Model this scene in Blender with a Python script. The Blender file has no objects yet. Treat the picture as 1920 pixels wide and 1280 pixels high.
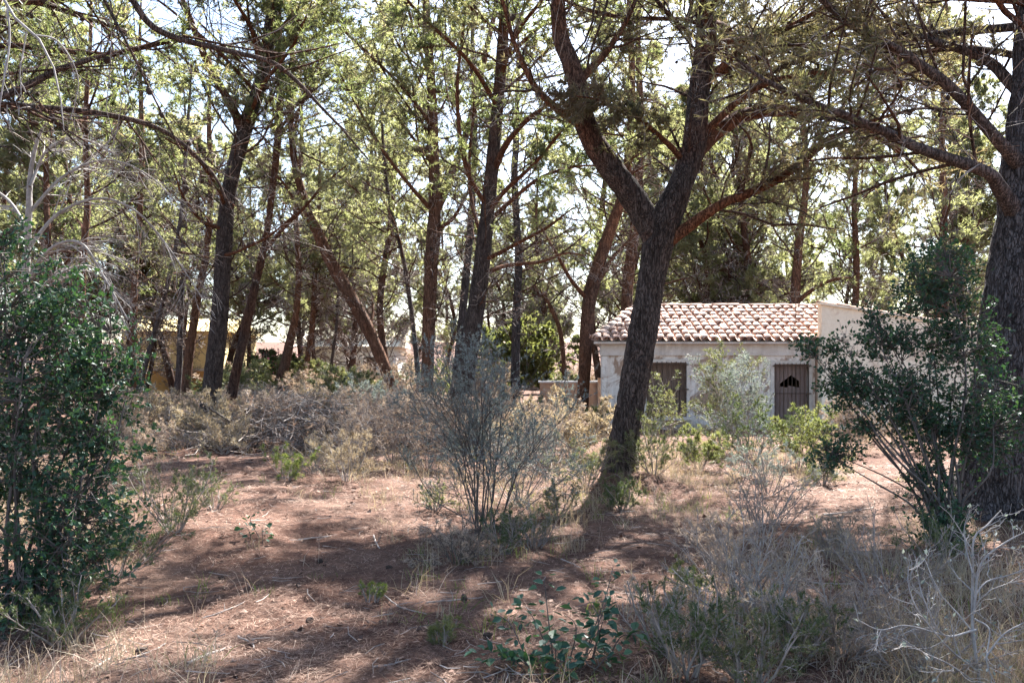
import bpy, math
import numpy as np
from mathutils import Vector

# ------------------------------------------------------------------ camera, sky, sun, exposure
SC = bpy.context.scene
COL = SC.collection
F, CAMZ, HOR = 1600.0, 1.65, 690.0          # focal length in photo pixels, eye height, horizon row

cam = bpy.data.cameras.new('camera')
cam.sensor_width = 36.0
cam.lens = F / 1920.0 * 36.0
cam.shift_y = 50.0 / 1920.0
cam.clip_end = 2000.0
cam.clip_start = 0.05
cam_o = bpy.data.objects.new('camera', cam)
COL.objects.link(cam_o)
cam_o.location = (0, 0, CAMZ)
cam_o.rotation_euler = (math.radians(90), 0, 0)
SC.camera = cam_o

SUN_EL, SUN_AZ = math.radians(49), math.radians(24)
world = bpy.data.worlds.new('World')
SC.world = world
world.use_nodes = True
wn = world.node_tree.nodes
sky = wn.new('ShaderNodeTexSky')
sky.sky_type = 'NISHITA'
sky.sun_disc = False
sky.sun_elevation = SUN_EL
sky.sun_rotation = SUN_AZ
sky.air_density = 1.0
sky.dust_density = 1.5
sky.ozone_density = 1.0
wn['Background'].inputs['Strength'].default_value = 0.06
world.node_tree.links.new(sky.outputs[0], wn['Background'].inputs['Color'])

sl = bpy.data.lights.new('sun', 'SUN')
sl.energy = 5.0
sl.angle = math.radians(0.53)
sl.color = (1.0, 0.97, 0.93)
so = bpy.data.objects.new('sun', sl)
COL.objects.link(so)
SDIR = Vector((math.sin(SUN_AZ) * math.cos(SUN_EL), math.cos(SUN_AZ) * math.cos(SUN_EL), math.sin(SUN_EL)))
so.rotation_euler = SDIR.to_track_quat('Z', 'Y').to_euler()
so.location = (0, 30, 40)

vs = SC.view_settings
vs.view_transform = 'Standard'
vs.look = 'None'
vs.gamma = 1.0
vs.use_curve_mapping = False
vs.exposure = 2.85
SC.cycles.max_bounces = 12
SC.cycles.diffuse_bounces = 6
SC.cycles.transmission_bounces = 8
SC.cycles.glossy_bounces = 2

RNG = np.random.default_rng(11)

# ------------------------------------------------------------------ small maths
def V(*a):
    return np.array(a, dtype=np.float64)

def unit(v):
    return v / np.maximum(np.linalg.norm(v, axis=-1, keepdims=True), 1e-9)

def pp(x, y, Y):
    """a photo pixel at a known distance Y -> world point"""
    return V((x - 960.0) / F * Y, Y, CAMZ + (HOR - y) / F * Y)

def hash3(ix, iy, iz, seed=0):
    h = (ix * 374761393 + iy * 668265263 + iz * 2147483647 + seed * 974634777) & 0xFFFFFFFF
    h = ((h ^ (h >> 13)) * 1274126177) & 0xFFFFFFFF
    h = (h ^ (h >> 16)) & 0xFFFFFFFF
    return h.astype(np.float64) / 4294967295.0

def vnoise(p, seed=0):
    p = np.asarray(p, dtype=np.float64)
    i = np.floor(p).astype(np.int64)
    f = p - i
    f = f * f * (3 - 2 * f)
    out = 0
    for dx in (0, 1):
        for dy in (0, 1):
            for dz in (0, 1):
                w = (f[..., 0] if dx else 1 - f[..., 0]) * (f[..., 1] if dy else 1 - f[..., 1]) * (f[..., 2] if dz else 1 - f[..., 2])
                out = out + w * hash3(i[..., 0] + dx, i[..., 1] + dy, i[..., 2] + dz, seed)
    return out

def n2(x, y, s, seed=0):
    x, y = np.broadcast_arrays(np.asarray(x, float), np.asarray(y, float))
    return vnoise(np.stack([x * s, y * s, np.zeros_like(x)], -1), seed)

def gh(x, y):
    """height of the forest floor"""
    x, y = np.broadcast_arrays(np.asarray(x, float), np.asarray(y, float))
    h = 0.16 * (n2(x, y, .33, 1) - .5) + 0.07 * (n2(x, y, 1.1, 2) - .5) + 0.035 * (n2(x, y, 3.3, 3) - .5)
    h = h + 0.28 * np.exp(-((x + 6.0) / 3.5) ** 2 - ((y - 24.0) / 3.0) ** 2)
    h = h + 0.16 * np.exp(-((x - 1.4) / 1.0) ** 2 - ((y - 12.6) / 1.0) ** 2)
    far = np.clip((y - 70) / 200, 0, 1)
    return h + 10.0 * far * far

def g1(x, y):
    return float(gh(np.array([x]), np.array([y]))[0])

# ------------------------------------------------------------------ mesh building
class MB:
    def __init__(s):
        s.v, s.f, s.a, s.m, s.n = [], [], [], [], 0

    def add(s, verts, faces, attr=0.0, mat=0):
        verts = np.asarray(verts, float).reshape(-1, 3)
        faces = np.asarray(faces, np.int64)
        if len(verts) == 0 or len(faces) == 0:
            return
        s.v.append(verts)
        s.f.append(faces + s.n)
        a = np.asarray(attr, float)
        s.a.append(np.full(len(verts), float(a)) if a.ndim == 0 else a.reshape(-1))
        s.m.append(np.full(len(faces), mat, np.int32))
        s.n += len(verts)

    def box(s, x0, x1, y0, y1, z0, z1, attr=0.0, mat=0):
        v = [(x, y, z) for z in (z0, z1) for y in (y0, y1) for x in (x0, x1)]
        s.add(v, [(0, 2, 3, 1), (4, 5, 7, 6), (0, 1, 5, 4), (2, 6, 7, 3), (0, 4, 6, 2), (1, 3, 7, 5)], attr, mat)

    def mesh(s, name, mats, smooth=False, origin=(0, 0, 0)):
        me = bpy.data.meshes.new(name)
        if s.n:
            v = np.concatenate(s.v) - np.asarray(origin, float)
            me.vertices.add(len(v))
            me.vertices.foreach_set('co', v.astype(np.float32).ravel())
            loops = np.concatenate([f.ravel() for f in s.f]).astype(np.int32)
            sizes = np.concatenate([np.full(len(f), f.shape[1], np.int32) for f in s.f])
            me.loops.add(len(loops))
            me.loops.foreach_set('vertex_index', loops)
            me.polygons.add(len(sizes))
            me.polygons.foreach_set('loop_start', np.concatenate([[0], np.cumsum(sizes)[:-1]]).astype(np.int32))
            me.polygons.foreach_set('material_index', np.concatenate(s.m))
            me.polygons.foreach_set('use_smooth', np.full(len(sizes), smooth))
            me.update(calc_edges=True)
            at = me.attributes.new('v', 'FLOAT', 'POINT')
            at.data.foreach_set('value', np.concatenate(s.a).astype(np.float32))
        for m in (mats if isinstance(mats, (list, tuple)) else [mats]):
            me.materials.append(m)
        return me

    def obj(s, name, mats, parent=None, smooth=False, origin=(0, 0, 0), stuff=False):
        o = bpy.data.objects.new(name, s.mesh(name, mats, smooth, origin))
        COL.objects.link(o)
        if parent is not None:
            o.parent = parent
        if stuff:
            o['kind'] = 'stuff'
        return o

def link(name, me, parent=None, loc=(0, 0, 0), rot=(0, 0, 0), sc=(1, 1, 1)):
    o = bpy.data.objects.new(name, me)
    COL.objects.link(o)
    o.parent = parent
    o.location, o.rotation_euler, o.scale = loc, rot, sc
    return o

def tag(o, label, cat, group=None):
    o['label'], o['category'] = label, cat
    if group:
        o['group'] = group
    return o

def thing(name, label, cat, loc=(0, 0, 0), rz=0.0, group=None):
    o = bpy.data.objects.new(name, None)
    COL.objects.link(o)
    o.empty_display_size = 0.3
    o.location = tuple(float(c) for c in loc)
    o.rotation_euler = (0, 0, rz)
    return tag(o, label, cat, group)

def copy_tree(src, loc, rz, sc, label=None, group=None):
    r = src.copy()
    COL.objects.link(r)
    r.location, r.rotation_euler = tuple(float(c) for c in loc), (0, 0, rz)
    r.scale = (sc, sc, sc)
    if label:
        r['label'] = label
    if group:
        r['group'] = group
    for ch in src.children:
        c = ch.copy()
        COL.objects.link(c)
        c.parent = r
        for g in ch.children:
            d = g.copy()
            COL.objects.link(d)
            d.parent = c
    return r

# ------------------------------------------------------------------ tubes, branching, leaves (all vectorised)
def smooth_path(pts, k):
    """Catmull-Rom through rows of any width, resampled to k rows by chord length"""
    p = np.asarray(pts, float)
    q = np.vstack([2 * p[0] - p[1], p, 2 * p[-1] - p[-2]])
    out = []
    for i in range(len(p) - 1):
        a, b, c, d = q[i:i + 4]
        for t in np.linspace(0, 1, 12, endpoint=False):
            out.append(.5 * ((2 * b) + (c - a) * t + (2 * a - 5 * b + 4 * c - d) * t * t + (3 * b - a - 3 * c + d) * t ** 3))
    out.append(p[-1])
    out = np.array(out)
    s = np.concatenate([[0], np.cumsum(np.linalg.norm(np.diff(out[:, :3], axis=0), axis=1))])
    u = np.linspace(0, s[-1], k)
    return np.stack([np.interp(u, s, out[:, j]) for j in range(out.shape[1])], 1)

def tubes(mb, P, R, sides=3, attr=0.0, mat=0):
    """a batch of n polylines with k points each"""
    n, k, _ = P.shape
    if n == 0:
        return
    T = np.empty_like(P)
    T[:, 1:-1] = P[:, 2:] - P[:, :-2]
    T[:, 0] = P[:, 1] - P[:, 0]
    T[:, -1] = P[:, -1] - P[:, -2]
    T = unit(T)
    mean = unit(P[:, -1] - P[:, 0])
    ref = np.where(np.abs(mean[:, 2:3]) < .7, V(0, 0, 1), V(1, 0, 0))[:, None, :]
    A = unit(np.cross(T, np.broadcast_to(ref, T.shape)))
    B = np.cross(T, A)
    th = np.arange(sides) * 2 * math.pi / sides
    ring = P[:, :, None, :] + R[:, :, None, None] * (A[:, :, None, :] * np.cos(th)[None, None, :, None] + B[:, :, None, :] * np.sin(th)[None, None, :, None])
    base = (np.arange(n) * k * sides)[:, None, None]
    j = np.arange(k - 1)[None, :, None] * sides
    c = np.arange(sides)[None, None, :]
    c2 = (c + 1) % sides
    f = np.stack([base + j + c, base + j + c2, base + j + sides + c2, base + j + sides + c], -1).reshape(-1, 4)
    a = np.asarray(attr, float)
    if a.ndim == 1:
        a = np.repeat(a, k * sides)
    mb.add(ring.reshape(-1, 3), f, a, mat)

def ribbons(mb, P, R, rng, attr=0.0):
    """hair-thin twigs, one strip each"""
    n, k, _ = P.shape
    if n == 0:
        return
    T = unit(P[:, -1] - P[:, 0])
    S = unit(np.cross(T, rng.normal(size=T.shape)))[:, None, :] * R[:, :, None]
    v = np.stack([P - S, P + S], 2).reshape(-1, 3)
    b = (np.arange(n) * k * 2)[:, None] + np.arange(k - 1)[None] * 2
    f = np.stack([b, b + 1, b + 3, b + 2], -1).reshape(-1, 4)
    mb.add(v, f, attr)

def bark_tube(mb, path, sides, bark=0.05, flare=0.0, seed=0, ground=None, rscale=5.0):
    """one thick stem: path rows x,y,z,r ; fissured surface in real relief, root flare, rounded end"""
    path = np.asarray(path)
    P, R = path[:, :3], path[:, 3]
    k = len(P)
    T = unit(np.gradient(P, axis=0))
    A = np.empty_like(P)
    a = unit(np.cross(T[0], V(0.3, 1, 0)))
    for i in range(k):
        a = unit(a - T[i] * np.dot(a, T[i]))
        A[i] = a
    B = np.cross(T, A)
    th = np.arange(sides) * 2 * math.pi / sides
    s = np.concatenate([[0], np.cumsum(np.linalg.norm(np.diff(P, axis=0), axis=1))])
    circ = np.stack([np.cos(th), np.sin(th)], 1)
    rr = np.broadcast_to(R[:, None], (k, sides)).copy()
    if flare:
        lob = 0.6 + 0.8 * vnoise(np.stack([circ[:, 0] * 1.6 + 9, circ[:, 1] * 1.6, np.zeros(sides)], 1), seed)
        rr *= 1 + flare * np.exp(-s / 0.32)[:, None] * lob[None, :]
    q = np.empty((k, sides, 3))
    q[..., 0] = circ[None, :, 0] * R[:, None] * 17 + seed
    q[..., 1] = circ[None, :, 1] * R[:, None] * 17
    q[..., 2] = s[:, None] * rscale
    q[..., 0] += 1.2 * vnoise(q * .4, seed + 3)
    n = vnoise(q, seed)
    rid = np.abs(2 * n - 1)
    big = vnoise(np.stack([q[..., 0] * .14, q[..., 1] * .14, q[..., 2] * .35], -1), seed + 5) - .5
    rr *= 1 + bark * (np.minimum(rid * 2.2, 1) - .7) + bark * 1.6 * big
    ring = P[:, None, :] + rr[..., None] * (A[:, None, :] * circ[None, :, 0:1] + B[:, None, :] * circ[None, :, 1:2])
    j = (np.arange(k - 1) * sides)[:, None]
    c = np.arange(sides)[None]
    c2 = (c + 1) % sides
    f = np.stack([j + c, j + c2, j + sides + c2, j + sides + c], -1).reshape(-1, 4)
    at = np.repeat(np.clip(1 - R / .30, 0, 1), sides)
    mb.add(ring.reshape(-1, 3), f, at)
    mb.add(np.vstack([ring[-1], P[-1] + T[-1] * R[-1] * .6]), np.stack([np.arange(sides), (np.arange(sides) + 1) % sides, np.full(sides, sides)], 1), at[-1])

def spawn(P, R, m, t0, t1, L, ang, trop, k, rs, rng, jit=.12, flat=1.0, taper=.55, absolute=False, rmin=.0012):
    n, kk, _ = P.shape
    if n == 0:
        return np.zeros((0, k, 3)), np.zeros((0, k))
    idx = np.repeat(np.arange(n), m)
    t = t0 + (t1 - t0) * ((np.tile(np.arange(m), n) + rng.uniform(0, 1, n * m)) / m)
    f = np.clip(t * (kk - 1), 0, kk - 1.001)
    i = f.astype(int)
    w = (f - i)[:, None]
    pos = P[idx, i] * (1 - w) + P[idx, i + 1] * w
    tan = unit(P[idx, i + 1] - P[idx, i])
    rad = R[idx, i] * (1 - w[:, 0]) + R[idx, i + 1] * w[:, 0]
    r = rng.normal(size=(n * m, 3)) * V(1, 1, flat)
    perp = unit(r - (r * tan).sum(1, keepdims=True) * tan)
    a = (ang * rng.uniform(.7, 1.3, n * m))[:, None]
    d = unit(tan * np.cos(a) + perp * np.sin(a))
    ln = rng.uniform(L[0], L[1], n * m)
    if not absolute:
        ln = ln * np.linalg.norm(np.diff(P, axis=1), axis=2).sum(1)[idx] * (1 - taper * (t - t0) / max(t1 - t0, 1e-6))
    seg = (ln / (k - 1))[:, None]
    pts = [pos]
    for _ in range(1, k):
        d = unit(d + rng.normal(size=d.shape) * jit + V(0, 0, trop))
        pts.append(pts[-1] + d * seg)
    r0 = np.maximum(rad * rs, rmin)
    return np.stack(pts, 1), r0[:, None] * np.linspace(1, .38, k)[None]

def along(P, m, t0, t1, rng):
    n, k, _ = P.shape
    if n == 0:
        return np.zeros((0, 3)), np.zeros((0, 3)), np.zeros(0, int)
    idx = np.repeat(np.arange(n), m)
    f = np.clip(rng.uniform(t0, t1, n * m) * (k - 1), 0, k - 1.001)
    i = f.astype(int)
    w = (f - i)[:, None]
    return P[idx, i] * (1 - w) + P[idx, i + 1] * w, unit(P[idx, i + 1] - P[idx, i]), idx

def needles(mb, pos, tan, per, L, W, rng, fwd=.7, up=.1, attr=None, spread=1.0):
    n = len(pos)
    if n == 0:
        return
    p = np.repeat(pos, per, 0)
    d = unit(np.repeat(tan, per, 0) * fwd + rng.normal(size=(n * per, 3)) * .55 * spread + V(0, 0, up))
    ln = (L * rng.uniform(.6, 1.15, n * per))[:, None]
    side = unit(np.cross(d, rng.normal(size=d.shape))) * (W * .5)
    v = np.stack([p - side, p + side, p + d * ln], 1)
    a = np.repeat(rng.uniform(0, 1, n) if attr is None else attr, per)
    mb.add(v.reshape(-1, 3), np.arange(n * per * 3).reshape(-1, 3), np.repeat(a, 3))

def leaves(mb, pos, tan, L, W, rng, fwd=.5, up=.25, attr=None, fold=.25, jit=1.0):
    """folded four-point leaves"""
    n = len(pos)
    if n == 0:
        return
    d = unit(tan * fwd + rng.normal(size=(n, 3)) * .6 * jit + V(0, 0, up))
    nr = unit(np.cross(d, rng.normal(size=(n, 3)) * .7 + V(0, 0, .2)))
    nn = np.cross(nr, d)
    sc = rng.uniform(.4, 1.3, n)[:, None]
    a = pos + d * L * .12 * sc
    b = pos + d * L * .55 * sc + nr * W * .5 * sc + nn * W * fold * sc
    c = pos + d * L * 1.1 * sc
    e = pos + d * L * .55 * sc - nr * W * .5 * sc + nn * W * fold * sc
    v = np.stack([a, b, c, e], 1).reshape(-1, 3)
    i = np.arange(n)[:, None] * 4
    f = np.concatenate([i + np.array([[0, 1, 2]]), i + np.array([[0, 2, 3]])])
    mb.add(v, f, np.repeat(rng.uniform(0, 1, n) if attr is None else attr, 4))

# ------------------------------------------------------------------ materials
def newmat(name):
    m = bpy.data.materials.new(name)
    m.use_nodes = True
    nt = m.node_tree
    return m, nt, nt.nodes['Principled BSDF'], nt.nodes['Material Output']

def ramp(nt, fac, stops):
    r = nt.nodes.new('ShaderNodeValToRGB')
    el = r.color_ramp.elements
    while len(el) < len(stops):
        el.new(.5)
    for e, (p, c) in zip(el, stops):
        e.position, e.color = p, (*c, 1)
    nt.links.new(fac, r.inputs[0])
    return r.outputs[0]

def noise(nt, scale, detail=5, rough=.6, vec=None, dist=0.0):
    n = nt.nodes.new('ShaderNodeTexNoise')
    n.inputs['Scale'].default_value = scale
    n.inputs['Detail'].default_value = detail
    n.inputs['Roughness'].default_value = rough
    n.inputs['Distortion'].default_value = dist
    if vec is not None:
        nt.links.new(vec, n.inputs['Vector'])
    return n.outputs[0]

def coords(nt, scale=(1, 1, 1), kind='Object'):
    tc = nt.nodes.new('ShaderNodeTexCoord')
    mp = nt.nodes.new('ShaderNodeMapping')
    mp.inputs['Scale'].default_value = scale
    nt.links.new(tc.outputs[kind], mp.inputs[0])
    return mp.outputs[0]

def bump(nt, h, bs, strength, dist):
    b = nt.nodes.new('ShaderNodeBump')
    b.inputs['Strength'].default_value = strength
    b.inputs['Distance'].default_value = dist
    nt.links.new(h, b.inputs['Height'])
    nt.links.new(b.outputs[0], bs.inputs['Normal'])

def mixc(nt, fac, a, b, mode='MIX'):
    m = nt.nodes.new('ShaderNodeMix')
    m.data_type = 'RGBA'
    m.blend_type = mode
    for s, val in ((0, fac), (6, a), (7, b)):
        if hasattr(val, 'is_linked'):
            nt.links.new(val, m.inputs[s])
        elif s == 0:
            m.inputs[0].default_value = val
        else:
            m.inputs[s].default_value = (*val, 1)
    return m.outputs[2]

def attr_v(nt):
    a = nt.nodes.new('ShaderNodeAttribute')
    a.attribute_name = 'v'
    return a.outputs['Fac']

def leafmat(name, stops, trans=.4, rough=.5, tcol=(1.1, 1.12, .70), spec=.4):
    m, nt, bs, out = newmat(name)
    c = ramp(nt, attr_v(nt), stops)
    nt.links.new(c, bs.inputs['Base Color'])
    bs.inputs['Roughness'].default_value = rough
    bs.inputs['Specular IOR Level'].default_value = spec
    if trans > 0:
        tr = nt.nodes.new('ShaderNodeBsdfTranslucent')
        nt.links.new(mixc(nt, 1.0, c, tcol, 'MULTIPLY'), tr.inputs[0])
        mx = nt.nodes.new('ShaderNodeMixShader')
        mx.inputs[0].default_value = trans
        nt.links.new(bs.outputs[0], mx.inputs[1])
        nt.links.new(tr.outputs[0], mx.inputs[2])
        nt.links.new(mx.outputs[0], out.inputs[0])
    return m

def flatmat(name, c1, c2, scale=12, rough=.9, bmp=.0, bd=.01, stretch=(1, 1, 1)):
    m, nt, bs, out = newmat(name)
    vec = coords(nt, stretch)
    n = noise(nt, scale, 6, .65, vec)
    nt.links.new(ramp(nt, n, [(.3, c1), (.7, c2)]), bs.inputs['Base Color'])
    bs.inputs['Roughness'].default_value = rough
    bs.inputs['Specular IOR Level'].default_value = .2
    if bmp:
        bump(nt, n, bs, bmp, bd)
    return m

def barkmat(name, grey1, grey2, red1, red2, lo=.35, hi=.75):
    """grey plated bark on thick wood, warm red bark on thinner wood (attribute v = thinness)"""
    m, nt, bs, out = newmat(name)
    vec = coords(nt, (1, 1, .22))
    n = noise(nt, 15, 9, .72, vec, 1.2)
    nf = noise(nt, 60, 5, .7, coords(nt, (1, 1, .5)), .5)
    n3 = noise(nt, 1.7, 3, .6, coords(nt))
    g = ramp(nt, n, [(.36, grey1), (.60, grey2)])
    r = ramp(nt, n, [(.36, red1), (.60, red2)])
    ad = nt.nodes.new('ShaderNodeMath')
    ad.operation = 'MULTIPLY_ADD'
    nt.links.new(n3, ad.inputs[0])
    ad.inputs[1].default_value = .7
    nt.links.new(attr_v(nt), ad.inputs[2])
    mr = nt.nodes.new('ShaderNodeMapRange')
    mr.inputs[1].default_value, mr.inputs[2].default_value = lo + .35, hi + .35
    nt.links.new(ad.outputs[0], mr.inputs[0])
    c = mixc(nt, mr.outputs[0], g, r)
    vm = nt.nodes.new('ShaderNodeVectorMath'); vm.operation = 'MULTIPLY_ADD'
    nz = nt.nodes.new('ShaderNodeTexNoise'); nz.inputs['Scale'].default_value = 9; nz.inputs['Detail'].default_value = 4
    nt.links.new(vec, nz.inputs['Vector'])
    nt.links.new(nz.outputs['Color'], vm.inputs[0]); vm.inputs[1].default_value = (.34, .34, .34)
    nt.links.new(vec, vm.inputs[2])
    vo = nt.nodes.new('ShaderNodeTexVoronoi'); vo.feature = 'DISTANCE_TO_EDGE'; vo.inputs['Scale'].default_value = 21
    nt.links.new(vm.outputs[0], vo.inputs['Vector'])
    plate = ramp(nt, vo.outputs[0], [(.0, (.25, .22, .2)), (.13, (1, 1, 1))])
    c = mixc(nt, .6, c, plate, 'MULTIPLY')
    c = mixc(nt, .7, c, ramp(nt, nf, [(.35, (.55, .52, .5)), (.65, (1.15, 1.12, 1.1))]), 'MULTIPLY')
    nt.links.new(c, bs.inputs['Base Color'])
    bs.inputs['Roughness'].default_value = .95
    bs.inputs['Specular IOR Level'].default_value = .12
    mth = nt.nodes.new('ShaderNodeMath')
    mth.operation = 'MULTIPLY_ADD'
    nt.links.new(nf, mth.inputs[0])
    mth.inputs[1].default_value = .35
    nt.links.new(plate, mth.inputs[2])
    bump(nt, mth.outputs[0], bs, 1.0, .035)
    return m

M = {}
M['bark'] = barkmat('pine_bark', (.035, .027, .024), (.125, .100, .090), (.085, .035, .020), (.25, .115, .065))
M['bark_rust'] = barkmat('rusty_pine_bark', (.050, .036, .030), (.15, .115, .098), (.095, .045, .028), (.28, .15, .095), -.05, .35)
M['bark_grey'] = barkmat('old_pine_bark', (.040, .036, .038), (.145, .132, .135), (.07, .05, .04), (.19, .14, .12), .55, .95)
M['twig'] = flatmat('dry_twig', (.16, .13, .113), (.36, .305, .27), 9)
M['twig_pale'] = flatmat('bleached_twig', (.19, .165, .15), (.40, .36, .325), 9)
M['bleached'] = flatmat('sun_bleached_wood', (.17, .155, .145), (.38, .355, .335), 9)
M['twig_dark'] = flatmat('dark_stem', (.05, .042, .038), (.15, .125, .11), 11)
PINE = [(.0, (.088, .112, .055)), (.45, (.145, .168, .085)), (.8, (.22, .222, .125)), (.92, (.22, .180, .13)), (1, (.19, .145, .11))]
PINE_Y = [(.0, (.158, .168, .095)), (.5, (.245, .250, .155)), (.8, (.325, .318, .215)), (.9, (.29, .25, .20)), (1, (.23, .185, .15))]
PINE_B = [(.0, (.100, .105, .060)), (.35, (.152, .145, .086)), (.6, (.185, .152, .108)), (1, (.18, .130, .098))]
M['pine'] = leafmat('pine_needles', PINE, .6, .5)
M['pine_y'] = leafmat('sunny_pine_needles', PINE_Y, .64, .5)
M['pine_b'] = leafmat('browning_pine_needles', PINE_B, .55, .6)
M['evergreen'] = leafmat('glossy_evergreen_leaf', [(0, (.015, .044, .028)), (.5, (.032, .074, .042)), (.9, (.066, .115, .055)), (1, (.15, .16, .065))], .26, .5, (1.2, 1.3, .5), .3)
M['sapling'] = leafmat('sapling_leaf', [(0, (.022, .060, .040)), (.7, (.036, .088, .054)), (1, (.07, .125, .055))], .2, .5, (1.2, 1.3, .5), .3)
M['silver'] = leafmat('silver_foliage', [(0, (.13, .155, .145)), (.6, (.23, .255, .245)), (1, (.34, .36, .33))], .3, .7, (1, 1.05, .85))
M['olive'] = leafmat('olive_scrub_foliage', [(0, (.075, .090, .042)), (.6, (.14, .15, .075)), (1, (.24, .22, .12))], .35, .6)
M['lime'] = leafmat('fresh_green_foliage', [(0, (.095, .115, .042)), (.6, (.17, .185, .075)), (1, (.27, .26, .125))], .42, .55)
M['rosemary'] = leafmat('dark_scrub_foliage', [(0, (.045, .07, .030)), (.6, (.085, .115, .045)), (1, (.19, .20, .08))], .3, .55)
M['straw'] = leafmat('dry_grass', [(0, (.18, .14, .095)), (.5, (.31, .255, .18)), (1, (.48, .42, .31))], .3, .75, (1.1, 1, .75))
M['deadleaf'] = leafmat('dead_scrub', [(0, (.20, .15, .115)), (.5, (.33, .26, .205)), (1, (.50, .42, .35))], .25, .8, (1.1, 1, .8))
M['deadneedle'] = leafmat('rusty_dead_needles', [(0, (.09, .05, .035)), (.5, (.22, .135, .095)), (1, (.36, .26, .20))], .3, .8, (1.1, 1, .8))
M['litter'] = leafmat('fallen_needles', [(0, (.04, .022, .017)), (.4, (.14, .080, .056)), (.8, (.30, .195, .14)), (1, (.44, .34, .27))], 0, .85)
M['grass'] = leafmat('green_grass', [(0, (.07, .11, .025)), (.6, (.14, .18, .045)), (1, (.27, .27, .10))], .4, .6)
M['cone'] = flatmat('pine_cone_scales', (.02, .014, .012), (.07, .048, .036), 40)
M['flower'] = leafmat('pink_blossom', [(0, (.35, .05, .09)), (.5, (.6, .16, .2)), (1, (.72, .40, .40))], .4, .6, (1.1, .9, .9))

def ground_mat():
    m, nt, bs, out = newmat('pine_litter_ground')
    vec = coords(nt)
    n1 = noise(nt, .55, 4, .6, vec)
    n2_ = noise(nt, 5.0, 8, .72, vec, .5)
    n3 = noise(nt, 42, 6, .75, coords(nt, (1.0, .55, 1)), 1.2)
    c1 = ramp(nt, n2_, [(.25, (.036, .020, .016)), (.5, (.102, .056, .042)), (.75, (.215, .130, .098))])
    c2 = ramp(nt, n3, [(.36, (.35, .32, .31)), (.60, (1.25, 1.18, 1.1))])
    c = mixc(nt, .85, c1, c2, 'MULTIPLY')
    c = mixc(nt, ramp(nt, n1, [(.45, (0, 0, 0)), (.72, (.55, .55, .55))]), c, (.17, .115, .088))
    nt.links.new(c, bs.inputs['Base Color'])
    bs.inputs['Roughness'].default_value = .95
    bs.inputs['Specular IOR Level'].default_value = .1
    bump(nt, n3, bs, .8, .03)
    return m
M['ground'] = ground_mat()

def plaster_mat(name, base, pale, stain, patch, lo=.46, hi=.60):
    m, nt, bs, out = newmat(name)
    vec = coords(nt)
    n1 = noise(nt, 1.6, 6, .65, vec, .8)
    n2_ = noise(nt, 9, 7, .7, vec)
    st = noise(nt, 3.2, 6, .7, coords(nt, (1.6, 1.6, .22)))
    c = mixc(nt, ramp(nt, n2_, [(.3, (0, 0, 0)), (.7, (1, 1, 1))]), base, pale)
    c = mixc(nt, ramp(nt, n1, [(lo, (0, 0, 0)), (hi, (1, 1, 1))]), c, patch)
    c = mixc(nt, ramp(nt, st, [(.52, (0, 0, 0)), (.72, (.7, .7, .7))]), c, stain)
    nt.links.new(c, bs.inputs['Base Color'])
    bs.inputs['Roughness'].default_value = .92
    bs.inputs['Specular IOR Level'].default_value = .15
    bump(nt, n2_, bs, .5, .02)
    return m
M['plaster'] = plaster_mat('weathered_plaster', (.55, .51, .46), (.70, .66, .61), (.20, .165, .14), (.30, .215, .16), .50, .58)
M['fascia'] = plaster_mat('concrete_band', (.50, .48, .45), (.62, .59, .55), (.32, .29, .26), (.46, .42, .38))
M['cream'] = plaster_mat('cream_render', (.70, .62, .48), (.78, .71, .58), (.46, .37, .28), (.56, .44, .33), .56, .68)
M['white'] = plaster_mat('white_render', (.72, .70, .66), (.8, .78, .74), (.5, .47, .43), (.66, .62, .57), .6, .75)
M['yellow'] = plaster_mat('yellow_render', (.66, .53, .26), (.74, .62, .34), (.55, .43, .24), (.64, .52, .28), .6, .75)
M['ochre'] = flatmat('ochre_plinth', (.42, .22, .07), (.55, .32, .12), 3)
M['brickwall'] = plaster_mat('clay_wall', (.38, .22, .14), (.48, .30, .20), (.26, .17, .12), (.44, .33, .25))
M['wood'] = flatmat('old_shutter', (.11, .078, .06), (.22, .165, .13), 6, .8, .3, .01, (6, 6, .7))
M['pinkwood'] = flatmat('faded_shutter', (.16, .118, .105), (.27, .21, .19), 6, .85, .3, .01, (6, 6, .7))
M['iron'] = flatmat('rusty_iron', (.035, .028, .025), (.12, .075, .05), 30, .75)
M['dark'] = flatmat('dark_room', (.010, .008, .007), (.02, .016, .014), 3)
M['frame'] = flatmat('stone_frame', (.42, .39, .35), (.60, .57, .52), 8, .9, .3)

def tile_mat():
    m, nt, bs, out = newmat('terracotta_tile')
    oi = nt.nodes.new('ShaderNodeObjectInfo')
    c = ramp(nt, oi.outputs['Random'], [(0, (.36, .195, .135)), (.5, (.43, .26, .19)), (.85, (.47, .31, .235)), (1, (.50, .37, .29))])
    n = noise(nt, 14, 6, .7, coords(nt))
    c = mixc(nt, ramp(nt, n, [(.48, (0, 0, 0)), (.66, (.75, .75, .75))]), c, (.50, .44, .38))
    nt.links.new(c, bs.inputs['Base Color'])
    bs.inputs['Roughness'].default_value = .9
    bump(nt, n, bs, .4, .01)
    return m
M['tile'] = tile_mat()
#@@SETTING
# ------------------------------------------------------------------ the forest floor
def axis(parts):
    out = [parts[0][0]]
    for a, b, s in parts:
        n = max(1, int(round((b - a) / s)))
        out += list(np.linspace(a, b, n + 1)[1:])
    return np.array(out)

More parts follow.
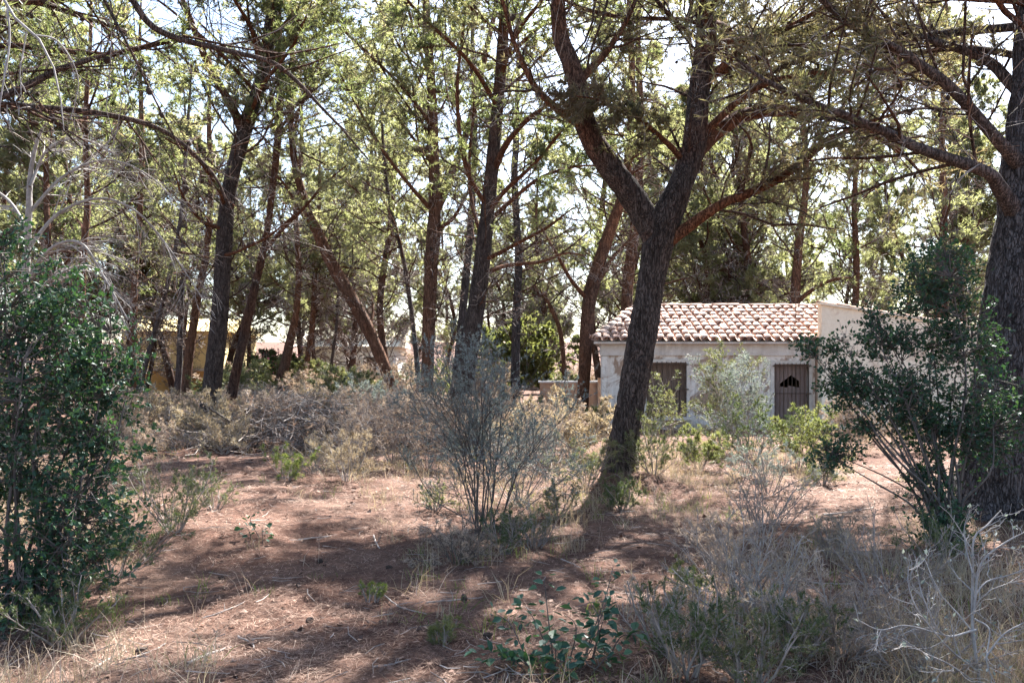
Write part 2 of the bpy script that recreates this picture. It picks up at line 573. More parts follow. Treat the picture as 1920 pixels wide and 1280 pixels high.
gx = axis([(-400, -60, 17), (-60, -18, 1.5), (-18, 18, .24), (18, 60, 1.5), (60, 400, 17)])
gy = axis([(-60, 0, 4), (0, 3, .5), (3, 15, .18), (15, 34, .25), (34, 80, 2), (80, 600, 16)])
GX, GY = np.meshgrid(gx, gy)
GZ = gh(GX, GY)
near = np.clip((30 - GY) / 10, 0, 1) * np.clip((20 - np.abs(GX)) / 3, 0, 1)
GZ = GZ + near * (.055 * (n2(GX, GY, 4, 8) - .5) + .03 * (n2(GX, GY, 14, 9) - .5))
nx, ny = len(gx), len(gy)
jj, ii = np.meshgrid(np.arange(ny - 1), np.arange(nx - 1), indexing='ij')
a = (jj * nx + ii).ravel()
mb = MB()
mb.add(np.stack([GX, GY, GZ], -1), np.stack([a, a + 1, a + nx + 1, a + nx], 1))
ground = mb.obj('ground', M['ground'], smooth=True)
ground['kind'] = 'structure'

# ------------------------------------------------------------------ the tiled house
def wall_holes(mb, x0, x1, z0, z1, y0, y1, holes):
    """wall slab in the xz plane from y0 (front) to y1 (back) with rectangular openings and their reveals"""
    xs = sorted({x0, x1, *[h[0] for h in holes], *[h[1] for h in holes]})
    zs = sorted({z0, z1, *[h[2] for h in holes], *[h[3] for h in holes]})
    for xa, xb in zip(xs[:-1], xs[1:]):
        for za, zb in zip(zs[:-1], zs[1:]):
            cx, cz = (xa + xb) / 2, (za + zb) / 2
            if any(h[0] < cx < h[1] and h[2] < cz < h[3] for h in holes):
                continue
            mb.add([(xa, y0, za), (xb, y0, za), (xb, y0, zb), (xa, y0, zb)], [(0, 1, 2, 3)])
            mb.add([(xa, y1, za), (xb, y1, za), (xb, y1, zb), (xa, y1, zb)], [(3, 2, 1, 0)])
    for xa, xb, za, zb in [(x0, x1, z0, z1)] + list(holes):
        for p, q in (((xa, za), (xb, za)), ((xb, za), (xb, zb)), ((xb, zb), (xa, zb)), ((xa, zb), (xa, za))):
            mb.add([(p[0], y0, p[1]), (q[0], y0, q[1]), (q[0], y1, q[1]), (p[0], y1, p[1])], [(0, 1, 2, 3)])

def tile_mesh(name, L=.46, r0=.105, r1=.085, t=.014, seg=7):
    mb = MB()
    v = []
    for y, r in ((0, r0), (L, r1)):
        for rr in (r, r - t):
            for s in range(seg + 1):
                an = math.pi * s / seg
                v.append((rr * math.cos(an), y, rr * math.sin(an) * .68))
    n = seg + 1
    f = []
    for s in range(seg):
        f += [(s, s + 1, 2 * n + s + 1, 2 * n + s), (n + s + 1, n + s, 3 * n + s, 3 * n + s + 1),
              (s + 1, s, n + s, n + s + 1), (2 * n + s, 2 * n + s + 1, 3 * n + s + 1, 3 * n + s)]
    f += [(0, 2 * n, 3 * n, n), (seg, n + seg, 3 * n + seg, 2 * n + seg)]
    mb.add(v, f)
    return mb.mesh(name, M['tile'], True)

HX0, HX1, HY0, HY1 = 2.42, 8.17, 23.0, 29.0
EZ, EY, RY, RZ = 2.40, 22.74, 26.0, 3.50
house = thing('tiled_house', 'abandoned low plaster house with a clay barrel-tile roof among the pines', 'house', (HX0, HY0, 0))
ho = (HX0, HY0, 0)
W1 = (3.62, 4.70, .36, 1.80)
W2 = (7.06, 8.00, .18, 1.76)
mb = MB()
wall_holes(mb, HX0, HX1, -.3, 1.99, HY0, HY0 + .25, [W1, W2])
mb.obj('front_wall', M['plaster'], house, origin=ho)
mb = MB()
mb.box(HX0 - .03, HX1, HY0 - .05, HY0 + .25, 1.992, 2.33)
mb.obj('cornice_band', M['fascia'], house, origin=ho)
mb = MB()
v = [(x + d, y, z) for z in (-.3, 2.33) for (x, y) in ((HX0, HY0 + .252), (HX0 + .85, HY1)) for d in (0, .25)]
mb.add(v, [(0, 2, 3, 1), (4, 5, 7, 6), (0, 1, 5, 4), (2, 6, 7, 3), (0, 4, 6, 2), (1, 3, 7, 5)])
mb.obj('side_wall', M['plaster'], house, origin=ho)
mb = MB()
mb.box(HX0 + 1.11, HX1 + 4.6, HY1 - .25, HY1, -.3, 2.33)
mb.obj('back_wall', M['plaster'], house, origin=ho)
mb = MB()
mb.box(HX0 + .002, HX0 + .16, HY0 - .045, HY0 - .002, -.2, 1.97)
mb.obj('corner_pier', M['plaster'], house, origin=ho)
tm = tile_mesh('roof_tile')
roof = MB()
RX1 = 9.40                                                          # runs on behind the wing's parapet
hipx = 3.80
roof.add([(2.18, EY, EZ - .05), (RX1, EY, EZ - .05), (RX1, RY, RZ - .05), (hipx, RY, RZ - .05)], [(0, 1, 2, 3)])
roof.add([(2.18, EY, EZ - .05), (hipx, RY, RZ - .05), (3.1, 29.26, EZ - .05)], [(0, 1, 2)])
roof.add([(3.1, 29.26, EZ - .05), (hipx, RY, RZ - .05), (RX1, RY, RZ - .05), (RX1, 29.26, EZ - .05)], [(0, 1, 2, 3)])
roof.add([(2.18, EY, EZ - .10), (RX1, EY, EZ - .10), (RX1, 29.26, EZ - .10), (3.1, 29.26, EZ - .10)], [(3, 2, 1, 0)])
roof.add([(2.18, EY, EZ - .10), (RX1, EY, EZ - .10), (RX1, EY, EZ - .05), (2.18, EY, EZ - .05)], [(0, 1, 2, 3)])
roof_o = roof.obj('roof', M['fascia'], house, origin=ho)
sl_len = math.hypot(RY - EY, RZ - EZ)
sl_a = math.atan2(RZ - EZ, RY - EY)
pitch = .24
rows = 9
rr = np.random.default_rng(5)
ch = MB()
def arcs(mb, x, y, z, r, ang, L, inv=False, seg=5):
    """an open channel tile lying on the slope"""
    v = []
    for d in (0, L):
        for s in range(seg + 1):
            an = math.pi * s / seg
            zz = r * (.8 - math.sin(an)) * .75
            v.append((x + r * math.cos(an), y + d * math.cos(ang) - zz * math.sin(ang), z + d * math.sin(ang) + zz * math.cos(ang)))
    mb.add(v, [(s, s + 1, seg + 2 + s, seg + 1 + s) for s in range(seg)])
for c in range(30):
    x = RX1 - .12 - c * pitch
    for r_ in range(rows):
        t = r_ * sl_len / rows
        frac = t / sl_len
        xmin = 2.18 + (hipx - 2.18) * frac
        y, z = EY - .06 + t * math.cos(sl_a), EZ + t * math.sin(sl_a)
        if x - .12 > xmin:
            arcs(ch, x - .12, y, z - .005 + .02 * (r_ == 0) * 0, .115, sl_a + .02, sl_len / rows + .05)
        if x < xmin + .02:
            continue
        o = link('roof_tile', tm, roof_o, (x - ho[0] + rr.normal(0, .012), y - ho[1] + rr.normal(0, .014), z + .018 + rr.normal(0, .006)),
                 (sl_a - .035 + rr.normal(0, .012), rr.normal(0, .03), rr.normal(0, .03)))
ch.obj('channel_tiles', M['tile'], roof_o, origin=ho, stuff=True)
for i in range(15):                                                  # ridge
    x = hipx + .02 + i * .375
    link('ridge_tile', tm, roof_o, (x - ho[0], RY - ho[1], RZ + .03 + rr.normal(0, .006)), (0.04, 0, -math.pi / 2 + rr.normal(0, .03)), (1.15, 1, 1.15))
hv = Vector((hipx - 2.18, RY - EY, RZ - EZ))
for i in range(9):                                                   # hip
    p = Vector((2.16, EY - .02, EZ + .05)) + hv * (i / 9)
    link('hip_tile', tm, roof_o, (p.x - ho[0], p.y - ho[1], p.z), (math.asin(hv.z / hv.length) - .03, 0, -math.atan2(hv.x, hv.y) + rr.normal(0, .03)), (1.15, 1, 1.15))
hs = MB()
for i in range(22):                                                  # end slope and rear slope, seen from the side only
    y = EY + .15 + i * .28
    f_ = 1 - abs(y - RY) / (RY - EY)
    xl = 2.18 + .92 * (y - EY) / (29.26 - EY)
    xe = xl + (hipx - xl) * max(f_, .02)
    P = np.array([[[xl, y, EZ - .02], [xe, y, EZ - .02 + (RZ - EZ) * max(f_, .02)]]])
    tubes(hs, P, np.full((1, 2), .09), 8)
for i in range(24):
    x = hipx + .1 + i * .225
    tubes(hs, np.array([[[x, 29.28, EZ - .03], [x, RY, RZ - .02]]]), np.full((1, 2), .09), 8)
hs.obj('rear_tiles', M['tile'], roof_o, origin=ho, stuff=True)

def window(w, boards, mat, hole=None, frame_w=.09):
    x0, x1, z0, z1 = w
    mb = MB()
    for a_, b_, c_, d_ in ((x0 - frame_w, x0, z0 - .02, z1 + frame_w), (x1, x1 + frame_w, z0 - .02, z1 + frame_w), (x0, x1, z1, z1 + frame_w)):
        mb.box(a_, b_, HY0 - .035, HY0 + .10, c_, d_)
    win = mb.obj('window', M['frame'], house, origin=ho)
    mb = MB()
    mb.box(x0 - .16, x1 + .16, HY0 - .13, HY0 + .12, z0 - .10, z0 - .022)
    mb.obj('sill', M['frame'], win, origin=ho)
    bw = (x1 - x0) / boards
    for i in range(boards):
        xa, xb = x0 + i * bw + .004, x0 + (i + 1) * bw - .004
        xm = (xa + xb) / 2
        mb = MB()
        yj = HY0 + .14 + .012 * ((i * 7) % 3)
        if hole and hole[0] < xm < hole[1]:
            hc = (hole[0] + hole[1]) / 2
            zt = lambda q: hole[3] - (hole[3] - hole[2]) * .75 * abs(q - hc) / (hc - hole[0])
            pts = [(xa, z1), (xa, zt(xa)), (xb, zt(xb)), (xb, z1)]
            v = [(p[0], y, p[1]) for y in (yj, yj + .025) for p in pts]
            mb.add(v, [(0, 1, 2, 3), (7, 6, 5, 4), (0, 4, 5, 1), (1, 5, 6, 2), (2, 6, 7, 3), (3, 7, 4, 0)])
            mb.box(xa, xb, yj, yj + .025, z0, hole[2] - .05 + .02 * ((i * 5) % 3))
        else:
            mb.box(xa, xb, yj, yj + .025, z0, z1)
        mb.obj('board', mat, win, origin=ho)
    nb = 9
    for i in range(nb):
        x = x0 + .03 + (x1 - x0 - .06) * i / (nb - 1)
        mb = MB()
        tubes(mb, np.array([[[x, HY0 - .06, z0 - .02], [x, HY0 - .06, z1 + .03]]]), np.full((1, 2), .009), 6)
        mb.obj('bar', M['iron'], win, origin=ho)
    for z in (z0 + .12, (z0 + z1) / 2, z1 - .05):
        mb = MB()
        mb.box(x0 - .05, x1 + .05, HY0 - .068, HY0 - .052, z - .014, z + .014)
        mb.obj('crossbar', M['iron'], win, origin=ho)
window(W1, 7, M['wood'])
window(W2, 9, M['pinkwood'], (7.30, 7.84, 1.18, 1.47))

# taller wing with a single sloping roof, its end wall facing the clearing
WX0, WX1, WY0, ZL, ZR = 8.18, 12.9, 22.55, 3.32, 2.62
mb = MB()
pts = [(WX0, -.3), (WX1, -.3), (WX1, ZR), (WX0, ZL)]
v = [(p[0], y, p[1]) for y in (WY0, WY0 + .28) for p in pts]
mb.add(v, [(0, 1, 2, 3), (7, 6, 5, 4), (0, 4, 5, 1), (1, 5, 6, 2), (2, 6, 7, 3), (3, 7, 4, 0)])
mb.obj('wing_wall', M['cream'], house, origin=ho)
mb = MB()
pts = [(WY0 + .282, -.3), (HY1 - .26, -.3), (HY1 - .26, 2.30), (WY0 + .282, 2.30)]
v = [(x, p[0], p[1]) for x in (WX0 + .003, WX0 + .25) for p in pts]
mb.add(v, [(0, 1, 2, 3), (7, 6, 5, 4), (0, 4, 5, 1), (1, 5, 6, 2), (2, 6, 7, 3), (3, 7, 4, 0)])
mb.obj('wing_side_wall', M['brickwall'], house, origin=ho)
mb = MB()
wa = math.atan2(ZR - ZL, WX1 - WX0)
v = [(x, y, z + dz) for x, z in ((WX0 - .06, ZL + .012), (WX1 + .2, ZR - .03)) for y in (WY0 - .06, WY0 + .34) for dz in (0, .06)]
SLAB = [(0, 1, 3, 2), (4, 6, 7, 5), (0, 4, 5, 1), (2, 3, 7, 6), (1, 5, 7, 3), (0, 2, 6, 4)]
mb.add(v, SLAB)
wc = mb.obj('parapet_cap', M['cream'], house, origin=ho)
for i in range(13):
    x = WX1 + .16 - i * .375
    link('verge_tile', tm, wc, (x - ho[0], WY0 + .10 - ho[1], ZL + .055 + (x - WX0) * math.tan(wa) + rr.normal(0, .006)),
         (-wa + .02 + rr.normal(0, .02), 0, math.pi / 2 + rr.normal(0, .03)), (1.5, 1, .7))
mb = MB()
v = [(x, y, z + dz) for x, z in ((WX0 + .26, 2.36), (WX1 + .2, 2.02)) for y in (WY0 + .35, HY1) for dz in (0, .06)]
mb.add(v, SLAB)
wr = mb.obj('wing_roof', M['fascia'], house, origin=ho)
wb = math.atan2(-.34, WX1 - WX0)
for r_ in range(20):
    for i in range(11):
        x = WX1 + .16 - i * .4
        link('wing_tile', tm, wr, (x - ho[0], WY0 + .50 + r_ * .29 - ho[1], 2.44 + (x - WX0) * math.tan(wb) + rr.normal(0, .006)),
             (-wb + .02, 0, math.pi / 2 + rr.normal(0, .03)))
mb = MB()
tubes(mb, np.array([[[8.05, 24.2, 2.7], [8.05, 24.2, 3.95]]]), np.full((1, 2), .014), 6)
tubes(mb, np.array([[[7.85, 24.2, 3.8], [8.25, 24.2, 3.8]], [[7.92, 24.2, 3.68], [8.18, 24.2, 3.68]]]), np.full((2, 2), .006), 4)
mb.obj('roof_aerial', M['iron'], house, origin=ho)

# ------------------------------------------------------------------ low clay wall and far houses
lw = thing('low_garden_wall', 'low reddish clay garden wall with pale coping, left of the tiled house', 'wall', (1.0, 30.5, 0))
mb = MB(); mb.box(1.0, 3.3, 30.5, 30.72, -.3, 1.13); mb.obj('wall_body', M['brickwall'], lw, origin=(1.0, 30.5, 0))
mb = MB(); mb.box(.95, 3.35, 30.45, 30.77, 1.132, 1.2); mb.obj('coping', M['white'], lw, origin=(1.0, 30.5, 0))
mb = MB(); mb.box(3.05, 3.3, 30.3, 30.44, -.3, 1.3); mb.obj('pier', M['brickwall'], lw, origin=(1.0, 30.5, 0))

def far_house(label, x0, x1, y, d, h, wall, band, wins, rise=1.1):
    o = (x0, y, 0)
    hs = thing('distant_house', label, 'house', o)
    mb = MB(); mb.box(x0, x1, y, y + d, -.5, h); mb.obj('wall', wall, hs, origin=o)
    if band:
        mb = MB(); mb.box(x0 - .04, x1 + .04, y - .04, y - .003, -.4, 1.45); mb.obj('plinth', M['ochre'], hs, origin=o)
        mb = MB(); mb.box(x0 - .05, x1 + .05, y - .07, y - .003, 1.453, 1.62); mb.obj('plinth_cap', M['fascia'], hs, origin=o)
    mb = MB()
    v = [(x0 - .4, y - .4, h + .003), (x1 + .4, y - .4, h + .003), (x1 + .4, y + d + .4, h + .003), (x0 - .4, y + d + .4, h + .003), (x0 - .4, y + d / 2, h + rise), (x1 + .4, y + d / 2, h + rise)]
    mb.add(v, [(0, 1, 5, 4), (2, 3, 4, 5)]); mb.add(v, [(0, 4, 3), (1, 2, 5)]); mb.add(v, [(3, 2, 1, 0)])
    mb.obj('roof', M['yellow'] if band else M['cream'], hs, origin=o)
    for wx, wz in wins:
        mb = MB(); mb.box(wx - .5, wx + .5, y - .05, y - .003, wz - .6, wz + .6); w = mb.obj('window', M['wood'], hs, origin=o)
        mb = MB(); mb.box(wx - .6, wx + .6, y - .12, y - .003, wz - .72, wz - .603); mb.obj('sill', M['white'], w, origin=o)
    return hs
far_house('pale yellow house with an ochre plinth glimpsed between trunks', -27.0, -20.4, 59, 9, 4.2, M['yellow'], True, [(-26.2, 2.9)])
far_house('white house glimpsed low between the leaning pines', -16.5, -9.2, 66, 8, 3.3, M['white'], False, [(-14.9, 1.9), (-11.0, 1.9)])
#@@TREES
# ------------------------------------------------------------------ pine cones
def cone_mesh():
    mb = MB()
    prof = [(-.5, .10), (-.42, .30), (-.2, .42), (.05, .38), (.28, .26), (.45, .12)]
    n = 8
    v, f = [], []
    for j, (z, r) in enumerate(prof):
        for s in range(n):
            an = 2 * math.pi * (s + .5 * (j % 2)) / n
            k = 1 + .16 * ((s + j) % 2)
            v.append((r * k * math.cos(an), r * k * math.sin(an), z + .05 * ((s + j) % 2)))
    for j in range(len(prof) - 1):
        for s in range(n):
            f.append((j * n + s, j * n + (s + 1) % n, (j + 1) * n + (s + 1) % n, (j + 1) * n + s))
    mb.add(v, f)
    mb.add([v[s] for s in range(n)] + [(0, 0, -.55)], [((s + 1) % n, s, n) for s in range(n)])
    mb.add([v[-n + s] for s in range(n)] + [(0, 0, .52)], [(s, (s + 1) % n, n) for s in range(n)])
    return mb.mesh('pine_cone', M['cone'])
CONE = cone_mesh()

# ------------------------------------------------------------------ pines
def pine(label, Y, trunk, limbs=(), live=5.5, npri=26, pri=(2.2, 3.8), pz=4.5, dead=10, dz=(2.2, 6.0), m2=8, m3=7, m4=11, per=3,
         needle=(.17, None), mat='pine', bark='bark', sides=16, seed=1, cones=0, conez=(3, 9), group=None, name='pine_tree', wf=1.0, reach=(), spray=None,
         world_pts=False, up=.05, coner=.055, deadlen=(1.0, 2.8), dropm=(9, 7)):
    rng = np.random.default_rng(seed)
    def conv(rows):
        out = []
        for r in rows:
            x, y, w = r[:3]
            d = Y + (r[3] if len(r) > 3 else 0)
            p = pp(x, y, d)
            out.append([*p, w * wf / 2 / F * d])
        return np.array(out)
    tw = np.array(trunk, float) if world_pts else conv(trunk)
    tw[0, 2] = g1(tw[0, 0], tw[0, 1]) - .12
    base = tw[0, :3].copy(); base[2] += .12
    root = thing(name, label, 'tree', base, 0, group)
    length = np.linalg.norm(np.diff(tw[:, :3], axis=0), axis=1).sum()
    hero = Y < 16
    path = smooth_path(tw, int(length / (.065 if hero else .2)) + 4)
    mb = MB()
    bark_tube(mb, path, 44 if hero else sides, .085 if hero else .07, .26, seed)
    mb.obj('trunk', M[bark], root, smooth=True, origin=base)
    P1, R1 = [], []
    extra = []
    for z0, r0, off in reach:  # extra boughs, added to throw shade and fill out the canopy
        p0 = np.array([np.interp(z0, path[:, 2], path[:, j_]) for j_ in range(3)])
        o_ = V(*off)
        extra.append(np.array([[*p0, r0], [*(p0 + o_ * .3 + V(0, 0, .25)), r0 * .8], [*(p0 + o_ * .65 + V(*rng.normal(0, .25, 2), .3)), r0 * .55], [*(p0 + o_), r0 * .2]]))
    for lr in list(limbs) + extra:
        lw_ = lr if isinstance(lr, np.ndarray) else (np.array(lr, float) if world_pts else conv(lr))
        ll = np.linalg.norm(np.diff(lw_[:, :3], axis=0), axis=1).sum()
        lp = smooth_path(lw_, int(ll / (.05 if hero else .15)) + 4)
        nz = (np.stack([vnoise(np.stack([np.arange(len(lp)) * .17, np.full(len(lp), j * 7.3), np.full(len(lp), seed * 1.7)], 1), 4) for j in range(3)], 1) - .5)
        lp[:, :3] += nz * np.minimum(.16, lp[:, 3:4] * 1.5) * np.linspace(0, 1, len(lp))[:, None]
        mb = MB()
        bark_tube(mb, lp, 22 if hero else 10, .07, 0, seed + len(P1))
        mb.obj('limb', M[bark], root, smooth=True, origin=base)
        q = smooth_path(lp, 9)
        P1.append(q[None, :, :3]); R1.append(q[None, :, 3])
    tp = smooth_path(path, 40)
    zt = tp[:, 2]
    top = zt[-1]
    # live whorls high up
    t0 = float(np.searchsorted(zt, pz)) / 40
    Pa, Ra = spawn(tp[None, :, :3], tp[None, :, 3], npri, min(t0, .9), .985, pri, 1.15, up, 9, .42, rng, .13, .55, absolute=True)
    fade = 1 - .62 * np.clip((Pa[:, 0, 2] - pz) / max(top - pz, .1), 0, 1) ** 1.5
    Pa = Pa[:, :1] + (Pa - Pa[:, :1]) * fade[:, None, None]
    Ra = np.minimum(Ra, .034)
    P1.append(Pa); R1.append(Ra)
    P1 = np.concatenate(P1); R1 = np.concatenate(R1)
    # dead lower branches, bare
    ta = float(np.searchsorted(zt, dz[0])) / 40
    tb = float(np.searchsorted(zt, dz[1])) / 40
    Pd, Rd = spawn(tp[None, :, :3], tp[None, :, 3], max(dead, 1), ta, min(tb, .95), deadlen, 1.05, .05, 7, .16, rng, .16, .6, absolute=True)
    Rd = np.clip(Rd, .007, .02)
    br = MB()
    nl = len(limbs) + len(reach)
    tubes(br, P1[nl:], R1[nl:], 6 if hero else 5, .6)
    tubes(br, Pd, Rd, 4, .5)
    P2, R2 = spawn(P1, R1, m2, .22, 1.0, (.28, .52), .85, .03, 5 if hero else 4, .45, rng, .16, .7)
    R2 = np.clip(R2, .004, .018)
    P3, R3 = spawn(P2, R2, m3, .15, 1.0, (.35, .7), .8, .0, 4 if hero else 3, .5, rng, .2, .8)
    R3 = np.clip(R3, .0022, .006)
    P2d, R2d = spawn(Pd, Rd, dropm[0], .15, 1.0, (.25, .5), .8, .0, 5, .5, rng, .2)
    P3d, R3d = spawn(P2d, R2d, dropm[1], .15, 1.0, (.35, .7), .8, -.03, 4 if hero else 3, .6, rng, .22)
    if spray:                                                       # long fine drooping sprays on the big boughs
        Q2, S2 = spawn(P1[:nl], R1[:nl], spray[0], .2, 1.0, (.12, .34), .8, -.02, 6, .3, rng, .14, .8, taper=.3)
        S2 = np.clip(S2, .003, .011)
        Q3, S3 = spawn(Q2, S2, spray[1], .12, 1.0, (.3, .65), .6, -.06, 4 if hero else 3, .5, rng, .16)
        ribbons(br, Q2, S2, rng, .4)
        P3, R3 = np.concatenate([P3, Q3]), np.concatenate([R3, np.clip(S3, .0022, .005)])
    tubes(br, P2, R2, 4 if hero else 3, .5)
    ribbons(br, P2d, np.clip(R2d, max(.003, .00024 * Y), .012), rng, .5)
    br.obj('branches', M['bark'], root, smooth=True, origin=base, stuff=True)
    tg = MB()
    tw0 = max(.0022, .00020 * Y)
    ribbons(tg, P3, np.maximum(R3, tw0), rng)
    ribbons(tg, P3d, np.maximum(R3d * .6, tw0), rng)
    tg.obj('twigs', M['twig'], root, origin=base, stuff=True)
    pos, tan, idx = along(P3, m4, .08, 1.0, rng)
    keep = pos[:, 2] > live + 2.2 * (n2(pos[:, 0], pos[:, 1], .6, seed) - .5) + rng.uniform(-.5, .5, len(pos))
    keep &= vnoise(pos * (1.25 if hero else .8), seed + 9) + rng.normal(0, .05, len(pos)) > .43
    pos, tan, idx = pos[keep], tan[keep], idx[keep]
    clump = vnoise(pos * .9, seed + 1)
    at = np.clip(.15 + .75 * clump + rng.normal(0, .14, len(pos)), 0, 1)
    W = needle[1] or .025
    cr = MB()
    needles(cr, pos, tan, per, needle[0], W, rng, .75, .08, at)
    cr.obj('crown', M[mat], root, origin=base, stuff=True)
    if cones:
        sel = np.where((P3[:, 0, 2] > conez[0]) & (P3[:, 0, 2] < conez[1]))[0]
        alld = np.concatenate([P3[sel], P3d])
        for i in rng.choice(len(alld), min(cones, len(alld)), replace=False):
            p = alld[i, 0]
            s = coner * rng.uniform(.8, 1.25)
            link('pine_cone', CONE, root, tuple(p - base - V(0, 0, s * .4)), (rng.uniform(-1, 1), rng.uniform(-1, 1), 0), (s * 1.1, s * 1.1, s * 1.35))
    return root

# the big forked pine by the house
pine('big dark forked pine standing in front of the tiled house', 12.6,
     [(1160, 905, 90), (1166, 860, 80), (1180, 770, 73), (1206, 620, 71), (1224, 510, 72), (1240, 430, 84), (1274, 352, 64), (1302, 270, 58, .2), (1312, 160, 54, .4), (1325, 60, 50, .5),
      (1322, 0, 47, .6), (1330, -200, 36, .8), (1345, -450, 20, .8), (1340, -650, 7, .8)],
     [[(1234, 470, 60), (1200, 390, 68, -.05), (1140, 308, 62, -.2), (1094, 228, 54, -.3), (1083, 150, 50, -.3), (1054, 80, 44, -.2), (1047, 0, 36, -.1), (1060, -150, 28), (1040, -350, 16), (1060, -500, 5)],
      [(1235, 468, 40), (1290, 425, 29, -.1), (1350, 385, 25, -.3), (1450, 340, 21, -.6), (1560, 262, 15, -1.0), (1640, 225, 10, -1.3), (1740, 200, 4, -1.6)],
      [(1300, 290, 44, .2), (1360, 235, 40, .5), (1430, 208, 33, .8), (1520, 212, 25, 1.2), (1600, 232, 17, 1.5), (1680, 280, 11, 1.7), (1740, 340, 4, 1.8)],
      [(1095, 235, 26, -.3), (1060, 215, 20, -.5), (1005, 165, 16, -.8), (968, 90, 13, -.9), (940, 0, 10, -1), (900, -120, 4, -1)],
      [(1310, 260, 22, .3), (1400, 178, 15, .0), (1500, 140, 12, -.3), (1650, 135, 8, -.6), (1740, 145, 3, -.8)],
      [(1312, 170, 24, .4), (1390, 95, 17, .2), (1500, 40, 13, 0), (1620, -40, 8, -.2), (1720, -110, 3, -.4)],
      [(1280, 300, 18, .1), (1245, 262, 13, -.3), (1200, 225, 10, -.6), (1130, 190, 6, -.9), (1080, 180, 3, -1.1)],
      [(1090, 150, 22, -.3), (1150, 80, 15, .3), (1190, 0, 11, .6), (1210, -120, 5, .9)],
      [(1047, -20, 30, -.1), (980, -120, 22, -.2), (860, -220, 17, -.2), (720, -300, 13, 0), (590, -350, 9, .2), (470, -420, 4, .5)],  # from here on: unseen boughs above the view, added to shade the ground
      [(1055, -120, 24, 0), (980, -260, 19, .9), (860, -380, 15, 1.6), (740, -460, 10, 2.2), (640, -520, 4, 2.8)],
      [(1326, -100, 30, .7), (1400, -230, 22, .6), (1520, -310, 16, .4), (1640, -370, 10, .2), (1760, -420, 4, 0)],
      [(1335, -220, 28, .8), (1230, -330, 20, -.3), (1150, -400, 14, -1.4), (1060, -450, 8, -2.4), (980, -470, 4, -3.2)]],
     live=3.9, npri=30, pri=(2.4, 4.4), pz=6.0, dead=12, dz=(4.0, 7.5), deadlen=(.6, 1.8), m2=10, m3=7, m4=8, per=3, needle=(.12, .0155), mat='pine_b', bark='bark', wf=.74, spray=(24, 10), reach=[(6.6, .06, (4.4, 3.6, 1.0)), (6.0, .05, (3.6, .8, .9)), (7.0, .06, (2.2, 4.6, .6)), (8.6, .07, (-1.6, 4.6, 1.8)), (9.4, .06, (1.2, 5.2, 1.4)), (8.2, .07, (-3.4, 2.8, 2.2)), (10.2, .05, (-2.8, 4.2, .8)), (7.4, .06, (3.4, 3.2, 2.0))], seed=3, cones=60, conez=(3.2, 7.2), coner=.055)  # reach: high back boughs added to shade the clearing, lower ones fill canopy

# the massive pine at the right
pine('massive grey-barked pine rising out of the evergreen bush on the right', 9.8,
     [(1872, 990, 168), (1880, 900, 150), (1903, 700, 134), (1915, 560, 126), (1926, 430, 116), (1938, 300, 104), (1948, 150, 94), (1960, 0, 88), (1985, -300, 70), (1990, -700, 44), (1980, -1000, 12)],
     [[(1925, 320, 40, 0), (1884, 278, 25, -.3), (1850, 240, 22, -.4), (1780, 165, 20, -.6), (1700, 105, 17, -.8), (1600, 50, 14, -1), (1530, -10, 10, -1.2), (1440, -90, 4, -1.3)],
      [(1915, 420, 40, 0), (1872, 350, 26, -.35), (1845, 322, 22, -.5), (1740, 285, 20, -.7), (1640, 240, 17, -.9), (1540, 200, 13, -1.1), (1450, 160, 9, -1.3), (1380, 110, 4, -1.4)],
      [(1940, 200, 34, .1), (1898, 160, 22, .3), (1850, 115, 18, .5), (1770, 85, 14, .7), (1690, 65, 10, .9), (1600, 60, 4, 1.1)]],
     live=4.7, npri=34, pri=(2.6, 4.8), pz=5.2, dead=4, dz=(4.0, 5.5), m2=10, m3=7, m4=8, per=3, needle=(.12, .0155), mat='pine_b', bark='bark_grey', reach=[(6.2, .07, (-3.4, 3.6, .9)), (5.6, .06, (-2.4, 4.8, .5)), (7.2, .06, (-4.4, 1.6, .5)), (6.8, .06, (-1.2, 5.2, .6)), (5.2, .05, (-1.6, 3.6, .9))], spray=(24, 10), seed=8, cones=46, conez=(3.6, 6.6), coner=.055)

